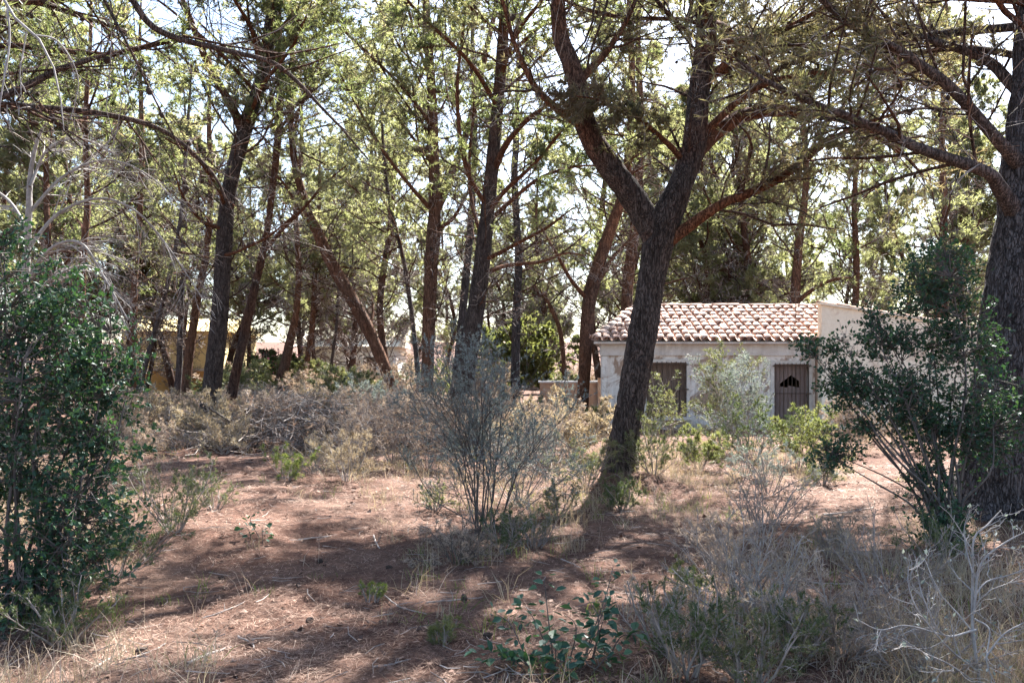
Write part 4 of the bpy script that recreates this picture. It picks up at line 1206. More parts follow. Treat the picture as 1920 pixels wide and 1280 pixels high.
#@@SCRUB
# label, pixel on the ground, height, spread, stems, foliage, twig, leaf length/width, seed, m2,m3,m4,per
SCRUB = [
    ('low dark scrub bush beside the glossy evergreen on the left', (330, 1010), .75, 1.0, 12, 'rosemary', 'twig', .030, .008, 81, 7, 6, 5, 3),
    ('flat dark scrub at the foot of the glossy evergreen', (215, 1085), .62, 1.05, 11, 'rosemary', 'twig', .028, .008, 82, 7, 6, 5, 3),
    ('small brownish scrub between the left bush and the bare litter', (400, 960), .50, 1.0, 9, 'olive', 'twig', .028, .008, 83, 6, 5, 4, 3),
    ('greener scrub tuft in front of the left evergreen', (120, 1200), .45, 1.0, 9, 'rosemary', 'twig', .026, .007, 84, 6, 5, 5, 3),
    ('scrub bush with upright green shoots at the bottom right', (1290, 1272), .50, .7, 12, 'rosemary', 'twig', .026, .007, 85, 6, 5, 6, 3),
    ('yellowish green scrub among dry grass at the bottom right', (1400, 1290), .46, .8, 12, 'olive', 'twig', .026, .007, 86, 6, 5, 6, 3),
    ('fresh green scrub between dry grass and the bleached dead bush', (1500, 1240), .40, .8, 10, 'rosemary', 'twig', .026, .007, 87, 6, 5, 5, 3),
    ('small green weed behind the bottom scrub', (1290, 1130), .30, .8, 8, 'lime', 'twig', .030, .008, 88, 5, 4, 4, 3),
    ('grey wispy dead shrub in front of the house path', (1430, 1010), .85, .7, 10, 'deadleaf', 'twig', .03, .005, 89, 7, 6, 2, 2),
    ('fan of thin dry stems right of the low sapling', (1380, 1150), .75, .6, 10, 'deadleaf', 'twig', .03, .005, 90, 7, 5, 1, 2),
    ('tall grey-green wispy shrub against the house wall between the windows', (1352, 850), 2.0, .36, 12, 'olive', 'twig', .055, .012, 91, 7, 7, 4, 3),
    ('tall silvery shrub left of the broken shutter', (1398, 860), 1.7, .38, 12, 'silver', 'twig', .050, .012, 92, 7, 7, 4, 3),
    ('climbing green shrub in front of the brown shutter', (1240, 835), 1.6, .34, 7, 'olive', 'twig', .055, .016, 93, 6, 5, 4, 3),
    ('dark upright shrub under the broken shutter', (1398, 900), 1.25, .5, 9, 'rosemary', 'twig', .045, .013, 94, 6, 5, 5, 3),
    ('yellow-green bush below the brown shutter', (1310, 885), .7, .8, 11, 'lime', 'twig', .05, .014, 95, 6, 5, 5, 3),
    ('broad olive bush right of the forked pine', (1225, 905), .85, .8, 11, 'olive', 'twig', .045, .012, 96, 6, 5, 5, 3),
    ('yellowish bush under the broken shutter beside the wing', (1500, 880), .95, .6, 12, 'lime', 'twig', .055, .015, 97, 6, 6, 5, 3),
    ('rusty low bush by the sunny path', (1545, 905), .55, .9, 10, 'olive', 'twig', .04, .011, 98, 6, 5, 5, 3),
    ('pale dry bush against the cream wing', (1600, 850), 1.2, .7, 12, 'deadleaf', 'twig_pale', .05, .012, 99, 7, 6, 3, 2),
    ('pale dry bush behind the spreading evergreen by the cream wing', (1690, 850), 1.1, .8, 12, 'deadleaf', 'twig_pale', .05, .012, 100, 7, 6, 3, 2),
    ('silver scrub in front of the bush with the rusty foot', (1440, 925), .8, .7, 9, 'silver', 'twig', .035, .009, 101, 6, 5, 4, 3),
    ('weedy olive growth at the left foot of the forked pine', (1100, 915), .75, .8, 11, 'olive', 'twig', .04, .010, 102, 6, 5, 5, 3),
    ('green weeds just in front of the forked pine', (1165, 950), .45, .9, 10, 'rosemary', 'twig', .034, .009, 103, 6, 5, 5, 3),
    ('thin weed patch between the silver bush and the forked pine', (1045, 960), .45, .8, 9, 'olive', 'twig', .03, .008, 104, 6, 5, 4, 3),
    ('dry straw-coloured shrub right of the silver bush', (1010, 890), 1.05, .8, 11, 'deadleaf', 'twig_pale', .04, .008, 105, 7, 6, 2, 2),
    ('dull green scrub skirting the silver bush', (945, 1035), .48, .9, 10, 'rosemary', 'twig', .03, .008, 106, 6, 5, 4, 3),
    ('dry grey shrub left of the silver bush', (800, 880), 1.25, .7, 12, 'deadleaf', 'twig', .035, .008, 107, 7, 6, 3, 2),
    ('dense dead shrub between the brush pile and the silver bush', (735, 870), 1.45, .7, 13, 'deadleaf', 'twig', .04, .008, 108, 7, 6, 3, 2),
    ('pale dead shrub at the right end of the brush pile', (670, 880), 1.15, .8, 12, 'deadleaf', 'twig_pale', .04, .008, 109, 7, 6, 3, 2),
    ('bleached feathery shrub in front of the dense dead one', (650, 905), .75, .9, 11, 'straw', 'twig_pale', .05, .007, 110, 6, 5, 4, 3),
    ('olive scrub at the edge of the litter below the brush pile', (540, 905), .50, .9, 9, 'grass', 'twig', .05, .008, 111, 5, 5, 4, 3),
    ('grey-green shrub behind the brush pile', (700, 812), 1.5, .7, 12, 'silver', 'twig', .05, .013, 112, 6, 6, 4, 3),
    ('olive green shrub below the leaning orange pine', (640, 792), 1.5, .7, 12, 'olive', 'twig', .07, .020, 113, 6, 6, 5, 3),
    ('bright dry brush left of the dark pair', (300, 795), 1.1, .9, 12, 'straw', 'twig_pale', .08, .014, 114, 6, 6, 3, 3),
    ('pale dry brush at the foot of the dark pair', (345, 822), .9, 1.0, 12, 'deadleaf', 'twig_pale', .07, .012, 115, 6, 6, 3, 3),
    ('dry brush behind the low dark scrub on the left', (215, 830), 1.0, .9, 12, 'straw', 'twig_pale', .07, .012, 116, 6, 6, 3, 3),
    ('small bright green herb on the foreground litter', (830, 1215), .17, .6, 8, 'lime', 'twig', .03, .006, 117, 5, 4, 4, 3),
    ('feathery green seedling near the left path edge', (698, 1125), .16, .5, 6, 'grass', 'twig', .025, .006, 118, 5, 4, 4, 3),
    ('yellowing herb on the sunny litter left of the silver bush', (815, 960), .35, .8, 9, 'lime', 'twig', .03, .008, 119, 5, 4, 4, 3),
    ('grey tangle of dry stems beside the spreading evergreen', (1650, 1130), .65, .9, 11, 'straw', 'twig', .03, .005, 120, 7, 5, 2, 2),
    ('dry tangle at the very bottom right under the bleached bush', (1720, 1262), .50, 1.0, 12, 'straw', 'twig', .03, .005, 121, 7, 5, 2, 2),
    ('fine green scrub under the spreading evergreen', (1760, 1060), .5, .9, 9, 'rosemary', 'twig', .03, .009, 122, 6, 5, 4, 3),
    ('olive bush beneath the low garden wall', (1040, 812), .9, .8, 10, 'olive', 'twig', .06, .016, 123, 6, 5, 4, 3),
    ('green shoots left of the house corner', (1120, 812), .8, .7, 9, 'lime', 'twig', .06, .016, 124, 6, 5, 4, 3),
    ('bleached tangle of dry stems behind the yellowish green scrub', (1430, 1185), .62, .9, 12, 'straw', 'twig_pale', .03, .005, 131, 8, 6, 2, 2),
    ('grey dry thicket left of the bleached dead bush', (1580, 1230), .55, 1.0, 13, 'deadleaf', 'twig', .03, .005, 132, 8, 6, 2, 2),
    ('dry stems standing right of the low sapling', (1240, 1220), .42, .9, 11, 'straw', 'twig_pale', .03, .005, 133, 7, 6, 2, 2),
    ('faint dry bush in the shade before the dry branch', (1350, 1060), .55, .9, 11, 'deadleaf', 'twig', .03, .006, 134, 7, 6, 3, 2),
    ('straw bush between the spreading evergreen and the sunny path', (1560, 1040), .42, 1.0, 11, 'straw', 'twig', .03, .006, 135, 7, 6, 3, 2),
    ('dark dry thicket beneath the silver bush', (860, 1060), .42, 1.1, 11, 'deadleaf', 'twig_dark', .03, .006, 136, 7, 6, 3, 2),
    ('dull thicket on the right flank of the silver bush', (1000, 1020), .5, 1.0, 11, 'olive', 'twig', .03, .006, 137, 7, 6, 3, 2),
    ('dead bush in front of the low garden wall', (930, 850), 1.2, .8, 12, 'deadleaf', 'twig_pale', .05, .01, 138, 7, 6, 3, 2),
    ('grey bush between the leaning pine and the dark central pine', (780, 825), 1.5, .75, 13, 'deadleaf', 'twig_pale', .05, .01, 139, 7, 6, 4, 2),
    ('dry bush left of the brush pile', (420, 850), .8, 1.0, 12, 'straw', 'twig_pale', .05, .01, 140, 7, 6, 3, 2),
    ('dry low bush in the gap left of the dark pair', (270, 850), .7, 1.0, 12, 'deadleaf', 'twig_pale', .05, .01, 141, 7, 6, 3, 2),
    ('feathery pale bush in front of the brush pile', (590, 885), .6, 1.0, 11, 'straw', 'twig_pale', .04, .007, 142, 7, 6, 3, 2),
]
for lb, px, H, sp, nst, lf, tw_, L, W, sd, a2, a3, a4, pr in SCRUB:
    shrub(lb, gp(*px), H, sp, nst, a2, a3 + (lf == 'deadleaf'), a4 + (lf == 'deadleaf'), lf, tw_, 'needle', L * 1.1, W * .55, pr + 1, .12, .06, sd, name='scrub_bush', cat='shrub')

# belt of dead scrub between the brush pile and the house (copies of two grown shrubs)
BELT = ['dry grey-brown shrub in the belt of dead scrub behind the silver bush', 'pale straw-tipped shrub in the belt of dead scrub behind the silver bush']
bp = [shrub(BELT[0], V(-2.0, 17.0, g1(-2, 17)), 1.15, .9, 14, 8, 7, 4, 'deadleaf', 'twig', 'needle', .045, .008, 3, .08, .04, 501, 'belt of dead scrub', 'dead_shrub', 'shrub'),
      shrub(BELT[1], V(-4.2, 18.2, g1(-4.2, 18.2)), .95, 1.0, 14, 8, 7, 4, 'straw', 'twig_pale', 'needle', .055, .008, 3, .08, .04, 502, 'belt of dead scrub', 'dead_shrub', 'shrub')]
rg = np.random.default_rng(505)
for i, (px, py) in enumerate([(480, 838), (610, 846), (640, 818), (700, 838), (745, 846), (790, 838), (840, 846), (880, 826), (930, 838), (985, 862), (1030, 846), (1075, 868), (330, 806), (285, 812), (240, 815), (390, 838),
                              (530, 812), (590, 806), (760, 806), (690, 798), (820, 808), (450, 815), (1060, 828), (960, 812)]):
    p = gp(px, py)
    s = rg.uniform(.75, 1.2)
    r = copy_tree(bp[i % 2], p, rg.uniform(0, 6.28), s)

# bleached dead bush at the lower right
b = gp(1838, 1278)
b[1] -= .1
rng = np.random.default_rng(33)
db = thing('dead_bush', 'bleached bare dead bush with curved grey branches at the bottom right', 'bush', b)
rowsD = [[(1838, 1290, 12, 0), (1824, 1180, 10, 0), (1824, 1080, 9, .05), (1826, 1010, 7, .05), (1850, 985, 6, .1), (1878, 955, 3, .1)],
         [(1826, 1150, 9, 0), (1838, 1060, 8, 0), (1880, 1020, 6, 0), (1935, 990, 3, 0)],
         [(1830, 1180, 8, 0), (1770, 1190, 6, -.1), (1735, 1130, 5, -.15), (1722, 1085, 4, -.1), (1720, 1045, 2, -.1)],
         [(1836, 1260, 8, 0), (1780, 1215, 6, -.2), (1725, 1150, 5, -.25), (1704, 1100, 4, -.25), (1703, 1060, 2, -.2)],
         [(1770, 1190, 5, -.1), (1700, 1172, 5, -.2), (1650, 1180, 4, -.3), (1605, 1160, 2, -.35)],
         [(1838, 1285, 7, 0), (1780, 1245, 5, -.3), (1730, 1222, 4, -.4), (1690, 1195, 2, -.45)],
         [(1836, 1250, 8, 0), (1880, 1190, 6, .1), (1930, 1160, 4, .2), (1970, 1120, 2, .2)],
         [(1826, 1120, 7, 0), (1850, 1090, 6, .1), (1900, 1075, 4, .2), (1950, 1050, 2, .3)],
         [(1828, 1160, 7, 0), (1855, 1180, 5, -.15), (1850, 1240, 4, -.25), (1870, 1290, 2, -.3)],
         [(1824, 1075, 6, 0), (1812, 1030, 5, .1), (1808, 990, 3, .15), (1818, 955, 2, .15)]]
PD, RD = [], []
for rws in rowsD:
    w_ = np.array([[*pp(x, y, b[1] + d), .55 * wd / 2 / F * b[1]] for x, y, wd, d in rws])
    q = smooth_path(w_, 26)
    mb = MB(); tubes(mb, q[None, :, :3], q[None, :, 3], 7)
    mb.obj('branch', M['bleached'], db, smooth=True, origin=b)
    q = smooth_path(q, 9); PD.append(q[:, :3]); RD.append(q[:, 3])
P2, R2 = spawn(np.array(PD), np.array(RD), 9, .25, 1, (.2, .5), .7, .1, 5, .6, rng, .2)
P3, R3 = spawn(P2, R2, 4, .2, 1, (.3, .6), .7, .05, 4, .6, rng, .2)
mb = MB(); tubes(mb, P2, np.maximum(R2, .0016), 4); tubes(mb, P3, np.maximum(R3, .001), 3)
mb.obj('twigs', M['bleached'], db, origin=b, stuff=True)
pos, tan, _ = along(P3, 1, .5, 1, rng)
mb = MB(); leaves(mb, pos[::2], tan[::2], .028, .014, rng)
mb.obj('foliage', M['silver'], db, origin=b, stuff=True)

# dead pale little tree behind the left bush
b = gp(30, 905)
rng = np.random.default_rng(41)
dt = thing('dead_tree', 'dead bleached little tree with drooping bare sprays behind the left evergreen', 'tree', b)
Yd = b[1]
rowsD = [[(30, 910, 22, 0), (38, 700, 18, 0), (50, 480, 14, 0), (54, 400, 12, 0), (58, 320, 9, .1), (75, 250, 5, .1), (110, 200, 3, .1)],
         [(50, 470, 8, 0), (110, 400, 6, .3), (190, 372, 5, .5), (260, 400, 4, .6), (320, 470, 3, .8), (380, 560, 2, .9)],
         [(46, 540, 8, 0), (90, 470, 6, -.2), (150, 455, 5, -.3), (195, 520, 4, -.3), (240, 600, 2, -.3)],
         [(54, 400, 7, 0), (120, 330, 5, .4), (200, 300, 4, .7), (280, 330, 3, 1), (350, 400, 2, 1.2)],
         [(52, 430, 7, 0), (10, 370, 5, .2), (-60, 340, 4, .4), (-140, 380, 2, .6)],
         [(44, 580, 7, 0), (100, 520, 5, .3), (170, 500, 4, .6), (230, 560, 2, .8)],
         [(56, 350, 6, 0), (90, 280, 5, .3), (150, 260, 4, .5), (220, 290, 2, .7)]]
PD, RD = [], []
for i, rws in enumerate(rowsD):
    w_ = np.array([[*pp(x, y, Yd + d), wd / 2 / F * Yd] for x, y, wd, d in rws])
    if i == 0:
        w_[0, 2] = b[2] - .05
    q = smooth_path(w_, 30)
    mb = MB(); tubes(mb, q[None, :, :3], q[None, :, 3], 8)
    mb.obj('trunk' if i == 0 else 'branch', M['bleached'], dt, smooth=True, origin=b)
    if i:
        q = smooth_path(q, 9); PD.append(q[:, :3]); RD.append(q[:, 3])
P2, R2 = spawn(np.array(PD), np.array(RD), 20, .12, 1, (.2, .45), .6, -.06, 5, .5, rng, .15)
P3, R3 = spawn(P2, R2, 9, .1, 1, (.35, .7), .55, -.08, 4, .6, rng, .18)
mb = MB(); tubes(mb, P2, np.maximum(R2, .003), 3); ribbons(mb, P3, np.maximum(R3, .0028), rng)
mb.obj('twigs', M['bleached'], dt, origin=b, stuff=True)

# bleached dead bough hanging in from the near left pine
tb = T0.matrix_basis.translation
rng = np.random.default_rng(52)
rowsD = [[(-366, -150, 30, 9.0), (-250, -190, 20, 8.0), (-120, -160, 14, 6.9), (-20, -50, 10, 6.2), (20, 25, 9, 6), (70, 70, 8, 6), (100, 125, 6, 6), (116, 200, 4, 6), (120, 245, 2, 6)],
         [(14, 18, 7, 6), (18, 80, 6, 5.95), (4, 170, 5, 5.9), (-6, 240, 2, 5.9)],
         [(66, 66, 6, 6), (105, 75, 5, 6.1), (135, 115, 4, 6.15), (147, 160, 3, 6.2), (132, 225, 2, 6.2)],
         [(50, 60, 5, 6), (44, 95, 4, 6), (38, 130, 3, 6), (40, 180, 2, 6)]]
PD, RD = [], []
for rws in rowsD:
    w_ = np.array([[*pp(x, y, d), wd * .6 / 2 / F * d] for x, y, wd, d in rws])
    q = smooth_path(w_, 30)
    mb = MB(); tubes(mb, q[None, :, :3], q[None, :, 3], 7)
    mb.obj('dead_bough', M['bleached'], T0, smooth=True, origin=tuple(tb))
    q = smooth_path(q, 9); PD.append(q[:, :3]); RD.append(q[:, 3])
P2, R2 = spawn(np.array(PD)[1:], np.array(RD)[1:], 7, .2, 1, (.25, .5), .6, -.12, 5, .5, rng, .2)
mb = MB(); tubes(mb, P2, np.maximum(R2, .0018), 4)
mb.obj('dead_twigs', M['bleached'], T0, origin=tuple(tb), stuff=True)

# ------------------------------------------------------------------ brush piles of cut dead branches
def brush(label, c, rx, ry, h, n, seed, mats=('twig', 'twig_pale'), big=10):
    rng = np.random.default_rng(seed)
    root = thing('brush_pile', label, 'brush pile', c)
    for k, mname in enumerate(mats):
        m_ = n // len(mats)
        u = rng.normal(size=(m_, 2)) * .45
        hh = h * np.exp(-(u ** 2).sum(1) * 1.3) * rng.uniform(.1, 1, m_) ** .6
        p = np.stack([c[0] + u[:, 0] * rx, c[1] + u[:, 1] * ry, c[2] + hh], 1)
        az = rng.uniform(0, 6.28, m_)
        d = unit(np.stack([np.cos(az), np.sin(az), rng.normal(0, .35, m_)], 1))
        L = rng.uniform(.4, 1.3, m_)[:, None]
        pts = [p - d * L * .5]
        for _ in range(4):
            d = unit(d + rng.normal(size=d.shape) * .16 + V(0, 0, -.03))
            pts.append(pts[-1] + d * L / 4)
        P = np.stack(pts, 1)
        P[..., 2] = np.maximum(P[..., 2], gh(P[..., 0], P[..., 1]) + .01)
        R = rng.uniform(.004, .008, m_)[:, None] * np.linspace(1, .4, 5)[None]
        P2, R2 = spawn(P, R, 3, .2, 1, (.2, .45), .7, 0, 3, .5, rng, .2)
        P2[..., 2] = np.maximum(P2[..., 2], gh(P2[..., 0], P2[..., 1]) + .01)
        mb = MB(); tubes(mb, P, R, 3); ribbons(mb, P2, np.maximum(R2, .0045), rng)
        mb.obj('twigs', M[mname], root, origin=c, stuff=True)
        if k == 0:
            pos, tan, _ = along(P2, 2, .1, 1, rng)
            mb = MB(); needles(mb, pos, tan, 3, .13, .010, rng)
            mb.obj('dead_needles', M['deadneedle'], root, origin=c, stuff=True)
    for i in range(big):
        u = rng.normal(size=2) * .4
        p = V(c[0] + u[0] * rx, c[1] + u[1] * ry, c[2] + h * rng.uniform(.25, .75))
        az = rng.uniform(0, 6.28)
        d = V(math.cos(az), math.sin(az), rng.normal(0, .15))
        L = rng.uniform(.9, 1.8)
        w_ = np.array([[*(p - d * L * .5), .022], [*(p + rng.normal(0, .08, 3)), .017], [*(p + d * L * .5 - V(0, 0, .1)), .007]])
        w_[:, 2] = np.maximum(w_[:, 2], c[2] + .03)
        q = smooth_path(w_, 12)
        mb = MB(); tubes(mb, q[None, :, :3], q[None, :, 3], 7)
        mb.obj('branch', M['twig' if i % 2 else 'twig_dark'], root, smooth=True, origin=c)
brush('heap of dead grey pine brushwood right of the dark pair of trunks', gp(560, 838), 2.5, 1.5, 1.05, 1500, 61, ('twig', 'twig_dark', 'twig_pale'), 14)
brush('low scatter of cut brushwood trailing toward the dense dead shrub', gp(680, 850), 1.7, 1.1, .9, 420, 62, ('twig', 'twig_dark'), 6)
brush('sunlit pale brushwood heap behind the dark pair', gp(470, 782), 3.0, 1.6, 1.2, 500, 63, ('twig_pale', 'twig'), 6)

# ------------------------------------------------------------------ undergrowth of the wood beyond (copies)
UG = [('pale dead thicket in the undergrowth of the wood beyond', 'deadleaf', 'twig_pale', 1.6, 3),
      ('dull olive thicket in the undergrowth of the wood beyond', 'olive', 'twig', 1.5, 4),
      ('sunny green thicket in the undergrowth of the wood beyond', 'lime', 'twig', 1.9, 5)]
up_ = []
for i, (lb, lf, tw_, H, m4) in enumerate(UG):
    up_.append(shrub(lb, V(0, 0, 0), H, .8, 12, 7, 6, m4, lf, tw_, 'needle', .13, .035, 3, .1, .05, 300 + i, 'undergrowth of the wood beyond', 'thicket', 'shrub'))
rg = np.random.default_rng(88)
n_ = 0
for Yc, nr in ((32, 9), (37, 11), (43, 14), (50, 16), (58, 18), (68, 20), (80, 22)):
    half = Yc * .62 + 2
    for i in range(nr):
        x = -half + 2 * half * (i + rg.uniform(.1, .9)) / nr
        y = Yc + rg.uniform(-2, 2)
        if y < 40 and 1 < x < 14 or (y < 58 and -.47 < x / y < -.36):
            continue
        k = int(rg.choice(3, p=[.45, .33, .22]))
        if .0 < x / y < .06:
            k = 2
        r = copy_tree(up_[k], (0, 0, 0), 0, 1)
        r.location = (x, y, g1(x, y) - .05)
        r.rotation_euler = (0, 0, rg.uniform(0, 6.28))
        s = rg.uniform(.7, 1.3)
        r.scale = (s * 1.2, s * 1.2, s)
for x, y, s in ((-22.6, 52.5, .95), (-19.4, 51.5, .9), (-25.0, 53, 1.0), (-16.4, 53, .85), (-13.0, 58, .9)):
    r = copy_tree(protos[2], (x, y, g1(x, y) - .1), rg.uniform(0, 6), s)
for x, y, s in ((-24.3, 54.5, 1.55), (-21.2, 53.8, 1.5), (-18.6, 54.6, 1.45), (-14.6, 60, 1.5), (-11.2, 61, 1.5), (-9.5, 71, 1.3), (-5.8, 73, 1.25), (-2.2, 72, 1.3), (1.6, 74, 1.3), (4.6, 72, 1.25), (-12.8, 73, 1.3), (-28.6, 52, 1.5), (10.4, 45.5, 1.5), (13.6, 49, 1.6), (7.6, 52, 1.6)):
    r = copy_tree(protos[3], (x, y, g1(x, y) - .1), rg.uniform(0, 6), s)
for k, o in enumerate(up_):
    x, y = [(-6.2, 38.0), (-12.5, 37.5), (-2.6, 40.5)][k]
    o.location = (x, y, g1(x, y) - .05)

# bright hedge behind the silver bush and the oleander
for lb, x, y, H, lf, sd in [('tall sunlit yellow-green hedge tree left of the low garden wall', 1.35, 53.5, 4.4, 'lime', 401), ('second sunlit hedge tree beside the pale pine stem', -.7, 55, 4.2, 'lime', 402),
                            ('rounded green bush before the white house', -13.2, 52, 2.0, 'olive', 403)]:
    shrub(lb, V(x, y, g1(x, y)), H, .5, 14, 8, 7, 6, lf, 'twig', 'needle', .14, .04, 4, .05, .06, sd, name='hedge_tree', cat='shrub')
ol = shrub('oleander with pink blossom between the distant houses', V(-15.2, 54, g1(-15.2, 54)), 2.6, .7, 12, 6, 5, 4, 'rosemary', 'twig', 'needle', .16, .04, 3, .1, .06, 405, name='oleander_bush', cat='shrub')
rng = np.random.default_rng(9)
pos = V(0, 0, 1.6) + rng.normal(size=(500, 3)) * V(.9, .9, .55)
mb = MB(); leaves(mb, pos, unit(rng.normal(size=(500, 3))), .16, .14, rng)
mb.obj('blossom', M['flower'], ol, stuff=True)
#@@FLOOR
# ------------------------------------------------------------------ dry grass, green grass, fallen needles
def bare(x, y):
    """1 on the trodden litter, 0 where grass grows"""
    d = np.full(x.shape, 9.0)
    for (ax, ay, bx, by, r) in ((-.7, 4.0, -2.1, 8.5, 1.0), (-2.1, 8.5, -4.6, 15, 1.3), (-.7, 4.0, .6, 6.5, .8), (4.3, 10.5, 3.0, 8.5, .9), (-1.2, 9.5, -.4, 8.2, .8), (4.3, 10.5, 8, 15, 1.2), (1.2, 7.2, 2.6, 8.6, .7)):
        vx, vy = bx - ax, by - ay
        t = np.clip(((x - ax) * vx + (y - ay) * vy) / (vx * vx + vy * vy), 0, 1)
        d = np.minimum(d, np.hypot(x - ax - t * vx, y - ay - t * vy) / r)
    return np.clip(1.5 - d, 0, 1)

def grass(name, label, n, ymin, ymax, mat, hmin, hmax, blades, width, seed, dens, lean=.55):
    rng = np.random.default_rng(seed)
    y = ymin + (ymax - ymin) * rng.uniform(0, 1, n * 3) ** 1.35
    x = rng.uniform(-1, 1, n * 3) * (y * .64 + 1)
    p = dens(x, y)
    k = rng.uniform(0, 1, n * 3) < p
    x, y = x[k][:n], y[k][:n]
    m = len(x)
    h = rng.uniform(hmin, hmax, m)
    X, Yy, Hh = np.repeat(x, blades), np.repeat(y, blades), np.repeat(h, blades)
    N = m * blades
    X = X + rng.normal(0, .05, N); Yy = Yy + rng.normal(0, .05, N)
    Z = gh(X, Yy) - .01
    az = rng.uniform(0, 6.28, N)
    le = np.abs(rng.normal(0, lean, N))
    d = np.stack([np.cos(az) * np.sin(le), np.sin(az) * np.sin(le), np.cos(le)], 1)
    d2 = unit(d + np.stack([np.cos(az), np.sin(az), np.full(N, -.5)], 1) * rng.uniform(.1, .7, N)[:, None])
    L = (Hh * rng.uniform(.5, 1.15, N))[:, None]
    b0 = np.stack([X, Yy, Z], 1)
    mid = b0 + d * L * .55
    tip = mid + d2 * L * .5
    sd_ = unit(np.cross(d, rng.normal(size=d.shape))) * width * .5
    sd_ = sd_ * np.maximum(1, (Yy / 9))[:, None]
    v = np.stack([b0 - sd_, b0 + sd_, mid + sd_ * .8, mid - sd_ * .8, tip], 1).reshape(-1, 3)
    i = np.arange(N)[:, None] * 5
    mb = MB()
    at = np.repeat(np.clip(np.repeat(rng.uniform(0, 1, m), blades) * .6 + rng.uniform(0, .4, N), 0, 1), 5)
    mb.v.append(v); mb.a.append(at); mb.n = len(v)
    mb.f += [i + np.array([[0, 1, 2, 3]]), i + np.array([[3, 2, 4]])]
    mb.m += [np.zeros(N, np.int32), np.zeros(N, np.int32)]
    o = mb.obj(name, M[mat], stuff=True)
    return tag(o, label, 'grass')

def d_dry(x, y):
    px = 960 + x / y * F
    base = np.clip(n2(x, y, .8, 21) * 1.6 - .45, 0, 1)
    side = np.clip((px - 1150) / 200, 0, 1) * np.clip((11 - y) / 3, 0, 1) * 1.0
    midb = np.exp(-((y - 14) / 3.5) ** 2) * .5 * ((px > 560) & (px < 1600))
    left = np.clip((420 - px) / 150, 0, 1) * .6
    return np.clip(base * .35 + side * base * 1.6 + midb + left * base * 1.5, 0, 1) * (1 - .93 * bare(x, y))
def d_green(x, y):
    px = 960 + x / y * F
    return np.clip(n2(x, y, .7, 25) * 2.2 - 1.05, 0, 1) * (1 - .9 * bare(x, y))
grass('dry_grass', 'straw-coloured dry grass scattered over the forest floor', 3000, 4.0, 24, 'straw', .10, .34, 14, .0042, 71, d_dry)
grass('green_grass', 'thin green grass sprouting through the litter', 900, 4.2, 22, 'grass', .06, .22, 12, .0045, 72, d_green)
grass('dead_weeds', 'grey dead weed stalks among the dry grass', 1500, 4.0, 18, 'deadleaf', .15, .48, 7, .0036, 73, lambda x, y: d_dry(x, y) * .8, .75)

rng = np.random.default_rng(91)
N = 115000
y = 3.8 + 11 * rng.uniform(0, 1, N) ** 1.7
x = rng.uniform(-1, 1, N) * (y * .63 + .6)
az = rng.uniform(0, 6.28, N)
d = np.stack([np.cos(az), np.sin(az), rng.normal(.05, .12, N)], 1)
L = rng.uniform(.05, .12, N)[:, None] * np.maximum(1, y / 8)[:, None]
c = np.stack([x, y, gh(x, y) + .012 + rng.uniform(0, .012, N)], 1)
sd_ = np.stack([-np.sin(az), np.cos(az), np.zeros(N)], 1) * (.0016 * np.maximum(1, y / 6))[:, None]
v = np.stack([c - d * L * .5 - sd_, c - d * L * .5 + sd_, c + d * L * .5], 1)
mb = MB()
at = np.clip(rng.uniform(0, 1, N) * .7 + .3 * n2(x, y, 1.5, 5), 0, 1)
mb.add(v.reshape(-1, 3), np.arange(N * 3).reshape(-1, 3), np.repeat(at, 3))
tag(mb.obj('needle_litter', M['litter'], stuff=True), 'fallen brown pine needles lying over the forest floor', 'litter')

rng = np.random.default_rng(93)
N = 5200                                                             # bark chips, cone scales and leaf crumbs
y = 3.9 + 12 * rng.uniform(0, 1, N) ** 1.6
x = rng.uniform(-1, 1, N) * (y * .63 + .6)
r_ = rng.uniform(.008, .030, N) * np.maximum(1, y / 8)
c = np.stack([x, y, gh(x, y) + .03 * (n2(x, y, 4, 8) - .3) + .012], 1)
th = rng.uniform(0, 6.28, N)[:, None] + np.array([0, 1.5, 2.9, 4.6])[None] + rng.normal(0, .3, (N, 4))
rad = r_[:, None] * rng.uniform(.5, 1.2, (N, 4))
v = c[:, None, :] + np.stack([np.cos(th) * rad, np.sin(th) * rad * .8, rng.normal(0, .3, (N, 4)) * rad + rad * .15], -1)
mb = MB()
mb.add(v.reshape(-1, 3), np.arange(N * 4).reshape(-1, 4), np.repeat(rng.uniform(0, .75, N), 4))
tag(mb.obj('bark_chips', M['litter'], stuff=True), 'bark chips and crumbs strewn over the needle litter', 'litter')

N = 900                                                              # small broken twigs
y = 4.0 + 12 * rng.uniform(0, 1, N) ** 1.5
x = rng.uniform(-1, 1, N) * (y * .63 + .6)
az = rng.uniform(0, 6.28, N)
L = rng.uniform(.06, .28, N)
P = []
for t in (-.5, -.1, .5):
    px_, py_ = x + np.cos(az + .3 * t) * L * t, y + np.sin(az + .3 * t) * L * t
    P.append(np.stack([px_, py_, gh(px_, py_) + .03 * (n2(px_, py_, 4, 8) - .2) + .012 + rng.uniform(0, .012, N)], 1))
mb = MB(); tubes(mb, np.stack(P, 1), rng.uniform(.0015, .0045, N)[:, None] * np.array([1, .9, .5])[None], 3)
tag(mb.obj('twig_litter', M['twig'], stuff=True), 'small broken twigs strewn over the needle litter', 'litter')

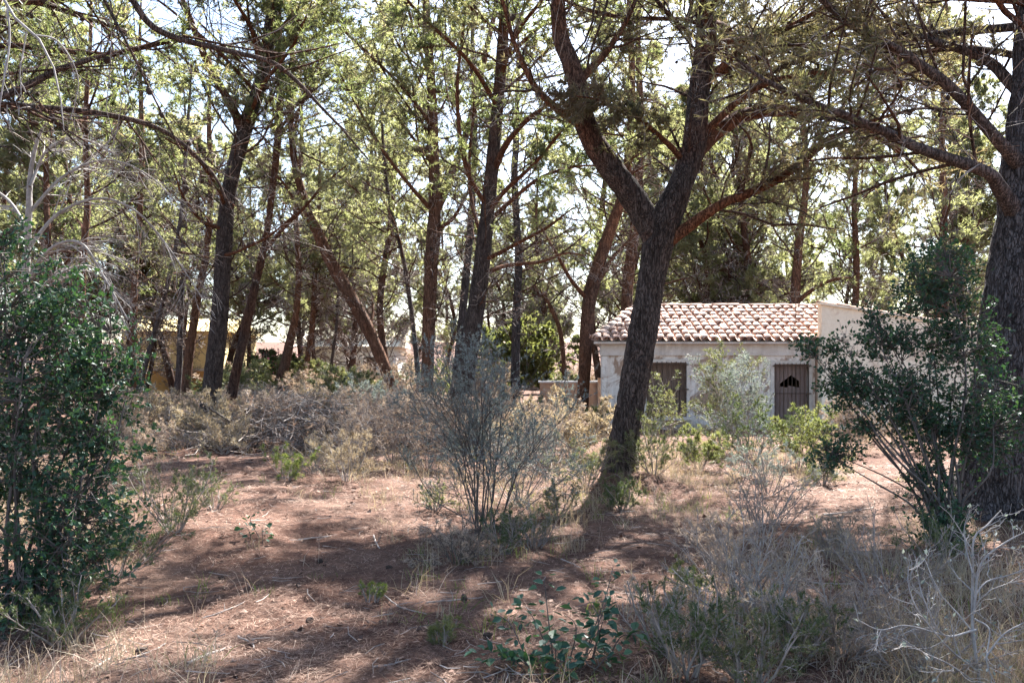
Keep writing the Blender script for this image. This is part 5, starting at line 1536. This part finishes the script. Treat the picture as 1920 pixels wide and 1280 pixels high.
# ------------------------------------------------------------------ sticks and cones on the floor
STICKS = [((350, 1256), (434, 1216), .010, 'pale peeled stick lying on the foreground litter'), ((168, 1254), (228, 1224), .007, 'short pale stick near the bottom left corner'),
          ((232, 1240), (312, 1206), .006, 'thin twig crossing the litter by the bottom left'), ((446, 1190), (476, 1216), .008, 'short grey stick end above the pale peeled stick'),
          ((700, 1004), (712, 1030), .009, 'small white stick standing out on the mid litter'), ((1052, 1046), (1088, 1064), .006, 'thin white twig behind the low sapling'),
          ((720, 1118), (800, 1160), .006, 'long thin twig across the dark litter'), ((800, 1136), (905, 1125), .006, 'grey twig lying under the silver bush'),
          ((1000, 880), (1045, 905), .018, 'broken grey branch right of the silver bush'), ((560, 1010), (640, 1000), .008, 'thin twig on the left side of the path'),
          ((1340, 1010), (1440, 995), .010, 'dry branch lying in front of the grey dead shrub'), ((700, 1255), (770, 1240), .006, 'short twig at the bottom of the path'),
          ((1545, 960), (1640, 945), .012, 'stick on the sunny litter by the spreading evergreen'), ((380, 1150), (460, 1128), .006, 'brown twig below the flat dark scrub'),
          ((1480, 1085), (1600, 1100), .008, 'bleached branch tip among the dry grass')]
for (p, q, r_, lb) in STICKS:
    A, B = gp(*p), gp(*q)
    rg = np.random.default_rng(int(p[0]))
    mid = (A + B) / 2 + V(*rg.normal(0, .03, 2), 0)
    w_ = np.array([[*A, r_], [*mid, r_ * .8], [*B, r_ * .45]])
    w_[:, 2] = gh(w_[:, 0], w_[:, 1]) + r_ * .9
    q_ = smooth_path(w_, 14)
    q_[:, :3] += rg.normal(0, r_ * .25, (14, 3))
    root = thing('fallen_stick', lb, 'stick', A)
    mb = MB(); tubes(mb, q_[None, :, :3], q_[None, :, 3], 7)
    mb.obj('shaft', M['twig_pale'], root, smooth=True, origin=A)
    P2, R2 = spawn(smooth_path(q_, 8)[None, :, :3], smooth_path(q_, 8)[None, :, 3], 2, .4, .8, (.15, .3), .8, .05, 4, .6, rg, .2)
    mb = MB(); tubes(mb, P2, R2, 4)
    mb.obj('side_twig', M['twig_pale'], root, smooth=True, origin=A)
rg = np.random.default_rng(17)
for i, (px, py) in enumerate([(915, 1208), (415, 1082), (560, 1105), (600, 1052), (730, 1070), (580, 1166), (265, 1225), (870, 1130), (1188, 1085), (1330, 1060)]):
    p = gp(px, py)
    s = rg.uniform(.042, .058)
    o = link('pine_cone', CONE, None, tuple(p + V(0, 0, s * .32)), (1.4 + rg.normal(0, .2), rg.normal(0, .2), rg.uniform(0, 6.28)), (s, s, s * 1.25))
    tag(o, 'dark fallen pine cone lying on the needle litter', 'pine cone', 'fallen pine cones')
